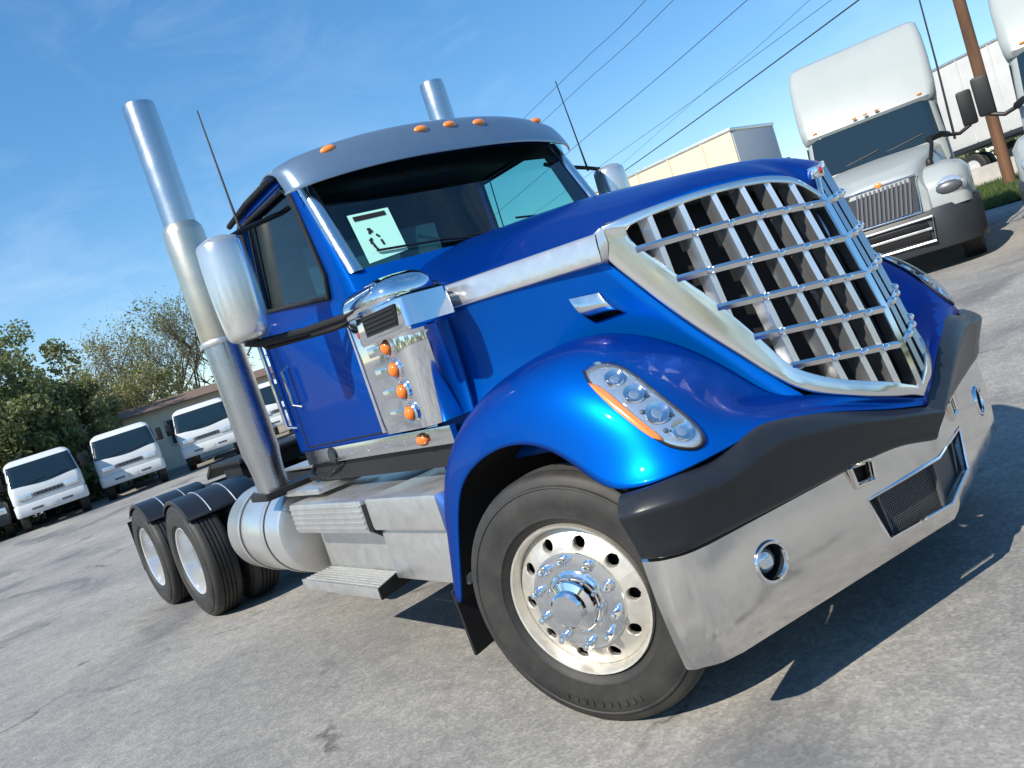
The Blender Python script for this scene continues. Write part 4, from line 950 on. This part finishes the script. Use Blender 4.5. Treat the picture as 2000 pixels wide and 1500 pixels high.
# ---- white sleeper trucks
def sleeper():
    r = empty('sleeper_truck', label='x', cat='truck')
    h = MB(); secs = []
    for (x, wt, wb, zt, zb) in ((-.10, .47, .58, 1.50, .95), (-.16, .52, .62, 1.585, .93), (-.55, .60, .70, 1.72, .92), (-1.2, .76, .86, 1.88, .92), (-1.8, .92, 1.0, 1.98, .92)):
        secs.append([(x, -wb, zb), (x, -wb, lerp(zb, zt, .5)), (x, -wt-.02, zt-.10), (x, -wt+.06, zt-.02), (x, -wt*.5, zt+.01), (x, 0, zt+.02), (x, wt*.5, zt+.01), (x, wt-.06, zt-.02), (x, wt+.02, zt-.10), (x, wb, lerp(zb, zt, .5)), (x, wb, zb)])
    h.loft(secs, nu=22); h.build('hood', M_WHITE, r, smooth=40)
    for sg in (-1, 1):
        f_ = MB(); secs = []
        for (x, yi, yo, zt, zb) in ((-.14, .60, .92, 1.18, .92), (-.22, .58, 1.08, 1.34, .92), (-.5, .58, 1.18, 1.50, .92), (-.9, .62, 1.22, 1.56, 1.0), (-1.35, .70, 1.22, 1.52, 1.0), (-1.8, .85, 1.20, 1.40, .7)):
            secs.append([(x, sg*yi, zb), (x, sg*yi, zt+.04), (x, sg*lerp(yi, yo, .5), zt+.05), (x, sg*lerp(yi, yo, .85), zt-.02), (x, sg*yo, zt-.14), (x, sg*yo, zb)])
        f_.loft(secs, nu=22); f_.build('fender', M_WHITE, r, smooth=50)
        hl = MB(); hl.sphere((-.235, sg*.88, 1.19), .24, .5, 1.05, .70, 20); hl.build('headlight', M_BULB, r, smooth=180)
        hb_ = MB(); hb_.sphere((-.185, sg*.88, 1.19), .19, .5, 1.05, .58, 16); hb_.build('headlight_bowl', M_GREYGRILLE, r, smooth=180)
        mi = MB(); mi.box((-2.10, sg*1.44-.11, 2.02), (-1.97, sg*1.44+.11, 2.58), .04); mi.build('mirror', M_BLACK, r)
        ma = MB(); ma.tube([(-1.95, sg*1.05, 2.0), (-2.0, sg*1.25, 1.95), (-2.02, sg*1.43, 2.03)], .03, 8); ma.tube([(-1.15, sg*.80, 1.98), (-1.45, sg*.98, 2.02), (-1.85, sg*1.08, 2.0)], .05, 8); ma.build('mirror_arm', M_BLACK, r)
        hm = MB(); hm.tube([(-.75, sg*.74, 1.62), (-.95, sg*.82, 1.88), (-1.1, sg*.84, 2.02)], .03, 8); hm.sphere((-.73, sg*.73, 1.60), .07, .6, .8, 1.5, 10); hm.build('hood_mirror', M_BLACK, r)
        sw_ = MB(); sw_.prism([(-2.9, sg*1.075, 1.95), (-2.02, sg*1.075, 1.95), (-2.30, sg*1.06, 2.6), (-2.9, sg*1.06, 2.6)], (0, sg*.01, 0)); sw_.build('side_window', M_DARKGLASS, r)
        sf = MB(); sf.box((-6.2, sg*1.16-.04, .4), (-2.0, sg*1.16+.04, 1.15), .03); sf.build('side_fairing', M_WHITE, r)
    bu = MB(); rows = []
    plan = [(-.95, -1.24), (-.6, -1.24), (-.28, -1.12), (-.06, -.80), (0, -.35), (.01, 0), (0, .35), (-.06, .80), (-.28, 1.12), (-.6, 1.24), (-.95, 1.24)]
    for z, o in ((.34, -.10), (.36, -.02), (.5, .01), (.8, .0), (.93, -.05), (.955, -.14)): rows.append([(x+o, y, z-.05*abs(y)*0+.06*sstep(.5, 1.1, abs(y))*(z > .6)) for x, y in plan])
    bu.grid(rows, nv=31); bu.build('bumper', M_DGREY, r, smooth=50, solid=.03)
    for (z0, z1) in ((.55, .66), (.72, .80)):
        o_ = MB(); o_.box((.0, -.50, z0), (.03, .50, z1), .02); o_.build('bumper_slot', M_VOID, r)
    of = MB(); of.tube([(.03, y, z) for y, z in ((-.55, .50), (.55, .50), (.58, .86), (-.58, .86))], .022, 8, closed=True); of.build('slot_frame', M_ALU, r)
    ob = MB(); ob.box((.015, -.54, .67), (.045, .54, .71), .01); ob.build('slot_bar', M_ALU, r)
    gr = MB(); gr.prism([(-.09, -.44, .97), (-.09, .44, .97), (-.135, .50, 1.50), (-.135, -.50, 1.50)], (.03, 0, 0)); gr.build('grille', M_DGREY, r)
    for k in range(13):
        y0 = -.43+k*.062; gb_ = MB(); gb_.prism([(-.055, y0, .985), (-.055, y0+.028, .985), (-.100, y0+.028+.10*(1 if k < 99 else 0), 1.485), (-.100, y0+.10, 1.485)], (.016, 0, 0)); gb_.build('grille_bar', M_GREYGRILLE, r)
    gf = MB(); gf.tube([(-.06, -.46, .96), (-.06, .46, .96), (-.11, .52, 1.51), (-.11, -.52, 1.51)], .022, 8, closed=True); gf.build('grille_frame', M_CHROME2, r)
    eb = MB(); eb.sphere((-.10, 0, 1.535), .05, .4, 1.2, .8, 10); eb.build('emblem', M_ORANGE, r)
    cx = lambda z: interp(z, [.9, 1.98, 2.72, 2.9], [-1.80, -1.80, -2.20, -2.30])
    c = MB(); c.loft([rrect(-5.3, cx(z), -w, w, z, rr, 5) for z, w, rr in ((.7, 1.1, .15), (1.3, 1.1, .18), (1.95, 1.08, .22), (2.72, 1.05, .26), (2.9, 1.05, .3))]); c.build('cab', M_WHITE, r, smooth=50)
    w = MB(); rows = []
    for k in range(7):
        z = lerp(2.00, 2.70, k/6); row = []
        for j in range(33):
            f_ = -1+2*j/32; hwz = interp(z, [1.95, 2.72], [1.08, 1.05]); rz_ = interp(z, [1.95, 2.72], [.22, .26]); y = f_*(hwz-.10); ov = max(0, abs(y)-(hwz-rz_)); row.append((cx(z)+.015-(rz_-math.sqrt(max(0, rz_*rz_-ov*ov))), y, z))
        rows.append(row)
    w.grid(rows); w.build('windshield', M_DARKGLASS, r, smooth=180)
    rf_ = MB(); fx = lambda z: interp(z, [2.66, 2.74, 2.95, 3.4, 3.8, 4.05, 4.12], [-2.19, -2.14, -2.22, -2.46, -2.70, -2.88, -3.02])
    rf_.loft([rrect(-5.35, fx(z), -w_, w_, z, rr, 6) for z, w_, rr in ((2.66, 1.085, .20), (2.74, 1.10, .17), (2.95, 1.12, .15), (3.4, 1.13, .14), (3.8, 1.12, .14), (4.05, 1.09, .14), (4.12, 1.02, .13))]); rf_.build('roof_fairing', M_WHITE, r, smooth=50)
    for y in (-.85, -.18, 0, .18, .85): ml = MB(); ml.sphere((-2.10-.06*abs(y), y, 2.80), .03, .8, 1.4, .6, 8); ml.build('marker_light', M_ORANGE, r)
    wp = MB(); wp.tube([(-1.83, -.1, 2.02), (-1.86, .75, 2.14)], .012, 6); wp.tube([(-1.83, -.75, 2.02), (-1.86, .05, 2.14)], .012, 6); wp.build('wiper', M_BLACK, r)
    at_ = MB(); at_.tube([(-2.25, 1.17, 1.9), (-2.27, 1.21, 3.2), (-2.30, 1.24, 5.2)], [.022, .016, .010], 6); at_.build('antenna', M_DGREY, r)
    for (x, y) in ((-1.1, -1.0), (-1.1, 1.0), (-5.6, -1.0), (-5.6, 1.0)): o = simple_wheel(r, (x, y, .51), .51, .15, .29, M_ALU); o.rotation_euler = (0, 0, 0 if y < 0 else math.pi)
    return r
s1 = sleeper(); s1['label'] = 'white high roof sleeper truck with dark grey bumper facing the blue hood'
p = gpt(1748, 480, 13.6); s1.location = p; s1.rotation_euler = (0, 0, face_cam(p, -.06))
s2 = copy_tree(s1); s2['label'] = 'white sleeper truck cut off at its mirror, beside the brown utility pole'
p = gpt(2232, 300, 11.8); s2.location = p; s2.rotation_euler = (0, 0, face_cam(p, .04))

# ---- box trailers
def box_trailer(name, a, b, width, h0, h1, mside, mend, label, toward):
    """a, b: ground points of the long visible side; body lies away from the camera"""
    r = empty(name, label=label, cat='trailer'); a, b = V(a), V(b); L_ = (b-a).length
    ang = math.atan2((b-a).y, (b-a).x); r.location = a; r.rotation_euler = (0, 0, ang)
    o = MB(); o.box((0, 0, h0), (L_, toward*width, h1), .03); o.build('box', mside, r)
    e0, e1 = (0, -.012) if toward > 0 else (.012, 0)
    for k in range(int(L_/1.2)+1):
        rb = MB(); x = min(L_-.05, k*1.2); rb.box((x, -toward*.025, h0+.05), (x+.05, 0, h1-.05)); rb.build('side_post', mside, r)
    for x, s_ in ((-.02, 1), (L_-.01, -1)):
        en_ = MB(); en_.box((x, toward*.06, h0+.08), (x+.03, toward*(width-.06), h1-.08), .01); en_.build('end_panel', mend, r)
    tp = MB(); tp.box((-.03, -toward*.03, h1-.06), (L_+.03, toward*(width+.03), h1+.03), .02); tp.build('top_rail', M_ALU, r)
    br = MB(); br.box((-.02, -toward*.03, h0-.14), (L_+.02, toward*(width+.03), h0+.02), .02); br.build('bottom_rail', M_DGREY, r)
    for x in (L_*.12, L_*.12+1.3, L_-.9 if L_ > 9 else L_-1.0):
        for y in (.25, width-.25): w = simple_wheel(r, (x, toward*y, .5), .5, .14, .28); w.rotation_euler = (0, 0, 0 if toward > 0 else math.pi)
    return r
zc = None
ca = W(1424, 252, d=24.0); zt = ca.z; ga = gh(ca.x, ca.y)
cb_ = W(1225, 345, z=zt); dirv = V((cb_.x-ca.x, cb_.y-ca.y, 0)).normalized()
cb2 = V((ca.x, ca.y, ga))+dirv*13.0; box_trailer('cream_trailer', (cb2.x, cb2.y, ga), (ca.x, ca.y, ga), 2.5, 1.15, zt-ga, M_CREAM, M_BOXSHADE, 'cream box trailer, its end coloured grey for shade, standing behind the blue hood', 1)
pa, pb2 = gpt(1800, 330, 34.0), gpt(2075, 330, 31.0)
box_trailer('white_trailer', (pa.x, pa.y, pa.z), (pb2.x, pb2.y, pa.z), 2.5, 1.25, 4.15, M_WHITE2, M_WHITE2, 'long white box trailer parked behind the brown utility pole', -1 if False else 1)

# ---- utility pole and overhead wires
bp_ = W(1966, 330, d=25.5); bz = gh(bp_.x, bp_.y)
pole = empty('utility_pole', (bp_.x, bp_.y, bz), 0, 'weathered brown wooden utility pole by the grass verge', 'pole')
pm = MB(); pm.tube([(0, 0, -.3), (0, 0, 4), (0, 0, 10.5)], [.15, .145, .12], 16); pm.build('post', M_WOOD, pole, smooth=60)
ca_ = MB(); ca_.box((-.06, -1.2, 9.6), (.06, 1.2, 9.72)); ca_.build('cross_arm', M_WOOD, pole)
for y in (-1.1, -.4, .4, 1.1): i_ = MB(); i_.lathe([(.02, 9.72), (.05, 9.76), (.03, 9.80), (.05, 9.84), (.001, 9.88)], 10, c=(0, y, 0), axis='z'); i_.build('insulator', M_DGREY, pole)
wd = ray(650, 705); wd.z = 0; wd.normalize()
WL = ['thickest black overhead cable crossing the sky', 'thin overhead wire running close under the thick cable', 'faint short overhead wire beside the thick cable', 'thin overhead wire crossing the middle of the cirrus', 'thin overhead wire over the left antenna of the truck', 'outermost thin overhead wire nearest the chrome stacks']
for i, ((u, v), (u2, v2), h, rr) in enumerate((((1677, 0), (1227, 332), 9.0, .030), ((1618, 4), (1202, 307), 9.6, .012), ((1572, 8), (1404, 160), 9.9, .009), ((1450, 8), (1160, 260), 9.0, .013), ((1311, 4), (1160, 151), 9.6, .010), ((1261, 0), (1160, 105), 10.0, .010))):
    a = W(u, v, z=h); b = W(u2, v2, z=h-.1); d_ = (b-a); d_.z = 0; L_ = d_.length; d_.normalize()
    pts = []
    for k in range(-8, 60):
        t = k/8; q = a.lerp(b, t) if 0 <= t <= 1 else (a+(b-a)*t); q.z = h-.05*math.sin(math.pi*min(1, max(0, t))); pts.append(q)
    m = MB(); m.tube(pts, rr, 5); tag(m.build('overhead_wire', M_WIRE), WL[i], 'wire', 'overhead wires')

# ---- low building behind the row
bl = W(160, 880, d=38.5); br_ = W(640, 720, d=40.5); bl.z = gh(bl.x, bl.y); dv_ = V((br_.x-bl.x, br_.y-bl.y, 0)); LB = dv_.length
bld = empty('low_building', bl, math.atan2(dv_.y, dv_.x), 'low cream walled building with a brown roof behind the cabover row', 'building')
M_WALL = mat('cream_wall', (0.72, 0.63, 0.48), 0.8, vary=0.12, vscale=1.5); M_ROOF = mat('brown_roof', (0.19, 0.125, 0.095), 0.8, vary=0.25, vscale=4)
m = MB(); m.box((0, 0, -.2), (LB, 6, 2.75)); m.build('wall', M_WALL, bld, smooth=0)
m = MB(); m.prism([(-.4, -.5, 2.70), (-.4, 3, 3.20), (-.4, 6.5, 2.70)], (LB+.8, 0, 0)); m.build('roof', M_ROOF, bld, smooth=0)
for k in range(5):
    x = 1.2+k*LB/5; m = MB(); m.box((x, -.05, 1.0), (x+1.3, .02, 2.1)); wnd = m.build('window', M_DARKGLASS, bld, smooth=0); f_ = MB(); f_.tube([(x, -.06, 1.0), (x+1.3, -.06, 1.0), (x+1.3, -.06, 2.1), (x, -.06, 2.1)], .04, 4, closed=True); f_.build('frame', M_WHITE2, wnd, smooth=0)

# ---- vegetation
def leaf_mat(name, c1, c2):
    m, n, l, b = nodes(name)
    oi = n.new('ShaderNodeTexCoord'); a = n.new('ShaderNodeTexNoise'); a.inputs['Scale'].default_value = 0.9; a.inputs['Detail'].default_value = 3
    w = n.new('ShaderNodeTexNoise'); w.inputs['Scale'].default_value = 9; ad = n.new('ShaderNodeMath'); ad.operation = 'ADD'
    rp = n.new('ShaderNodeValToRGB'); rp.color_ramp.elements[0].color = (*c1, 1); rp.color_ramp.elements[1].color = (*c2, 1); rp.color_ramp.elements[0].position = .75; rp.color_ramp.elements[1].position = 1.25
    ml = n.new('ShaderNodeMath'); ml.operation = 'MULTIPLY'; ml.inputs[1].default_value = .8
    l.new(oi.outputs['Object'], a.inputs[0]); l.new(oi.outputs['Object'], w.inputs[0]); l.new(a.outputs[0], ad.inputs[0]); l.new(w.outputs[0], ad.inputs[1]); l.new(ad.outputs[0], ml.inputs[0]); l.new(ml.outputs[0], rp.inputs[0]); rp.color_ramp.elements[0].position = .6; rp.color_ramp.elements[1].position = 1.0
    l.new(rp.outputs[0], b.inputs['Base Color']); b.inputs['Roughness'].default_value = .6; b.inputs['Subsurface Weight'].default_value = 0
    tr = n.new('ShaderNodeBsdfTranslucent'); mx = n.new('ShaderNodeMixShader'); mx.inputs[0].default_value = .45; l.new(rp.outputs[0], tr.inputs[0])
    l.new(b.outputs[0], mx.inputs[1]); l.new(tr.outputs[0], mx.inputs[2]); l.new(mx.outputs[0], n['Material Output'].inputs[0])
    return m
M_LEAF1 = leaf_mat('leaf_green', (0.11, 0.145, 0.05), (0.27, 0.29, 0.12)); M_LEAF2 = leaf_mat('leaf_spring', (0.18, 0.20, 0.07), (0.36, 0.35, 0.15)); M_BARK = mat('bark', (0.13, 0.105, 0.085), 0.9, vary=.3)
def leaf_quad(mb, c, s, rnd):
    a = V((rnd.gauss(0, 1), rnd.gauss(0, 1), rnd.gauss(0, 1))).normalized(); b = a.orthogonal().normalized(); b.rotate(Matrix.Rotation(rnd.uniform(0, 6.28), 3, a)); d = a.cross(b)
    mb.add([c+b*s, c+d*s*.55, c-b*s, c-d*s*.55], [(0, 1, 2, 3)])
def make_tree(name, loc, h, rad, nleaf, ls, lm, label, cat='tree', group=None, seed=1, sparse=False, low=.15, part='crown'):
    rnd = random.Random(seed); r = empty(name, loc, rnd.uniform(0, 6.28), label, cat, group)
    tk_ = MB(); tips = []
    def branch(p, d, L_, rr, lv):
        n = 5; pts = [p]; q = p.copy(); dd = d.copy()
        for k in range(n):
            dd = (dd+V((rnd.gauss(0, .12), rnd.gauss(0, .12), rnd.gauss(0, .08)+.05))).normalized(); q = q+dd*L_/n; pts.append(q.copy())
        tk_.tube(pts, [lerp(rr, rr*.45, k/n) for k in range(n+1)], 5 if lv else 8)
        if lv >= (4 if sparse else 3): tips.append(q); return
        for k in range(4 if sparse else 3):
            t = rnd.uniform(.35, 1.0); i = min(n, int(t*n)+1); e = V((rnd.gauss(0, 1), rnd.gauss(0, 1), rnd.uniform(.1, 1.1))).normalized()
            branch(pts[i], (dd*.45+e*.75).normalized(), L_*rnd.uniform(.5, .72), rr*.5, lv+1); tips.append(pts[i])
    nst = 1 if not sparse else 2
    for k in range(nst if cat == 'tree' else 4):
        branch(V((rnd.gauss(0, .12), rnd.gauss(0, .12), -.1)), V((rnd.gauss(0, .15), rnd.gauss(0, .15), 1)).normalized(), h*(.50 if not sparse else .52), h*(.016 if not sparse else .013), 0)
    tk_.build('trunk', M_BARK, r, smooth=60)
    cr_ = MB(); clumps = []
    for k in range(46 if not sparse else 26):
        a = rnd.uniform(0, 6.28); z = rnd.uniform(low, 1.0); prof = math.sqrt(max(.04, 1-((z-.55)/.52)**2)) if cat == 'tree' else math.sqrt(max(.08, 1-(z*.95)**2.2)); q = rad*prof*math.sqrt(rnd.uniform(.1, 1.0))
        clumps.append((V((q*math.cos(a), q*math.sin(a), z*h)), rnd.uniform(.28, .62)*rad*.55))
    for c, s_ in clumps:
        for k in range(nleaf//len(clumps)):
            d = V((rnd.gauss(0, 1), rnd.gauss(0, 1), rnd.gauss(0, .8))).normalized()*s_*rnd.uniform(.2, 1.08)**.6
            leaf_quad(cr_, c+d, ls*rnd.uniform(.6, 1.3), rnd)
    if sparse:
        for q in tips:
            for k in range(1): leaf_quad(cr_, q+V((rnd.gauss(0, .25), rnd.gauss(0, .25), rnd.gauss(0, .25))), ls*rnd.uniform(.5, 1), rnd)
    cr_.build(part, lm, r, smooth=0)
    return r
BUSH = [(-60, 1010, 36, 6.8, 3.2), (40, 960, 37, 7.4, 2.9), (125, 935, 39, 6.6, 2.6), (185, 915, 37, 4.6, 2.0), (80, 960, 34.5, 4.2, 2.2), (10, 985, 34.0, 4.6, 2.2)]
BLAB = ['tall leafy green tree at the edge of the row of trucks', 'tallest dense green tree above the first white cabover', 'green tree beside the gap of sky behind the cabovers', 'small rounded green bush between the first two cabovers', 'dark green bush right behind the first white cabover', 'broad green bush behind the dark pickup']
for i, (u, v, d, h, rr) in enumerate(BUSH):
    p = gpt(u, v, d); make_tree('leafy_tree' if i < 3 else 'bush', p, h, rr, 11000, .105, M_LEAF1 if i != 3 else M_LEAF2, BLAB[i], 'tree' if i < 3 else 'bush', seed=20+i, low=.04)
BARE = [(245, 905, 46, 7.2, 2.4, M_LEAF2, 2600), (305, 880, 48, 7.4, 2.4, M_LEAF2, 1600), (360, 860, 47, 8.2, 2.5, M_LEAF1, 1000), (425, 840, 49, 8.6, 2.6, M_LEAF2, 900), (215, 915, 44, 5.2, 2.6, M_LEAF2, 6000), (290, 890, 43.5, 4.8, 2.6, M_LEAF2, 6000), (490, 815, 48, 9.0, 2.6, M_LEAF1, 500)]
BL2 = ['thin spring tree with few leaves behind the second cabover', 'bare twiggy tree between the second and third cabover', 'tall bare twiggy tree above the brown roof', 'tall bare tree half hidden by the chrome exhaust stack', 'yellow green shrubby tree above the second white cabover', 'low yellow green tree over the brown roof ridge', 'bare tree hidden behind the blue cab and stack']
for i, (u, v, d, h, rr, lm, nl) in enumerate(BARE):
    p = gpt(u, v, d); make_tree('bare_tree', p, h, rr, nl, .085, lm, BL2[i], 'tree', seed=50+i, sparse=True, low=.3)
# far tree line beyond the lot, one mass
tl_ = MB(); rnd = random.Random(3)
for k in range(9000):
    a = rnd.uniform(0, 1); u = lerp(-700, 3200, a); p = W(u, 950-.33*u+24, d=rnd.uniform(105, 125)); hh = 4.5+3.0*math.sin(a*31)*.5+2*math.sin(a*77)*.5+rnd.uniform(-1, 1)
    z = gh(p.x, p.y)+max(0, hh)*rnd.uniform(0, 1)**.7; leaf_quad(tl_, V((p.x, p.y, z)), rnd.uniform(.5, .9), rnd)
for k in range(9000):   # the same belt of trees goes on round the lot
    a = rnd.uniform(R(-150), R(50)); rr = rnd.uniform(62, 78); hh = 8+2.5*math.sin(a*9)+2*math.sin(a*23+1)+rnd.uniform(-1, 1); x, y = rr*math.cos(a), rr*math.sin(a)
    leaf_quad(tl_, V((x, y, gh(x, y)+hh*rnd.uniform(0, 1)**.7)), rnd.uniform(.5, 1.0), rnd)
tag(tl_.build('tree_line', M_LEAF1, smooth=0), 'far off line of green trees beyond the lot', 'trees', kind='stuff')
# grass verge with low pale wall
gs = MB(); rnd = random.Random(9); verge = []
A0, A1, B0, B1 = gpt(1890, 395, 21.5), gpt(2150, 330, 20.5), gpt(1860, 350, 29), gpt(2150, 300, 28)
M_GRASS = leaf_mat('grass', (0.05, 0.10, 0.02), (0.16, 0.20, 0.06))
vg = MB(); vg.grid([[A0.lerp(A1, j/12).lerp(B0.lerp(B1, j/12), k/10) for j in range(13)] for k in range(11)]); vg.v = [(x, y, gh(x, y)+.03) for x, y, z in vg.v]
tag(vg.build('grass_verge', mat('verge_soil', (0.13, 0.13, 0.06), .9, vary=.4, vscale=3), smooth=180), kind='structure')
for k in range(9000):
    q = A0.lerp(A1, rnd.uniform(0, 1)).lerp(B0.lerp(B1, rnd.uniform(0, 1)), rnd.uniform(0, 1)); q.z = gh(q.x, q.y)+.02; a = rnd.uniform(0, 6.28); w = .02; h = rnd.uniform(.06, .24); t = V((rnd.gauss(0, .06), rnd.gauss(0, .06), h))
    e = V((math.cos(a), math.sin(a), 0))*w; gs.add([q+e, q-e, q+t], [(0, 1, 2)])
tag(gs.build('grass', M_GRASS, smooth=0), 'short green grass growing on the verge by the pole', 'grass', kind='stuff')
lw_a, lw_b = gpt(1868, 345, 29.5), gpt(2120, 300, 28.5); lw = MB(); dd = (lw_b-lw_a); nn = V((dd.y, -dd.x, 0)).normalized()*.15
lw.prism([lw_a+nn, lw_b+nn, lw_b-nn, lw_a-nn], (0, 0, .62)); tag(lw.build('low_wall', mat('pale_concrete', (.46, .43, .39), .85, vary=.2, vscale=2), smooth=0), 'low pale concrete wall behind the grass verge', 'wall')
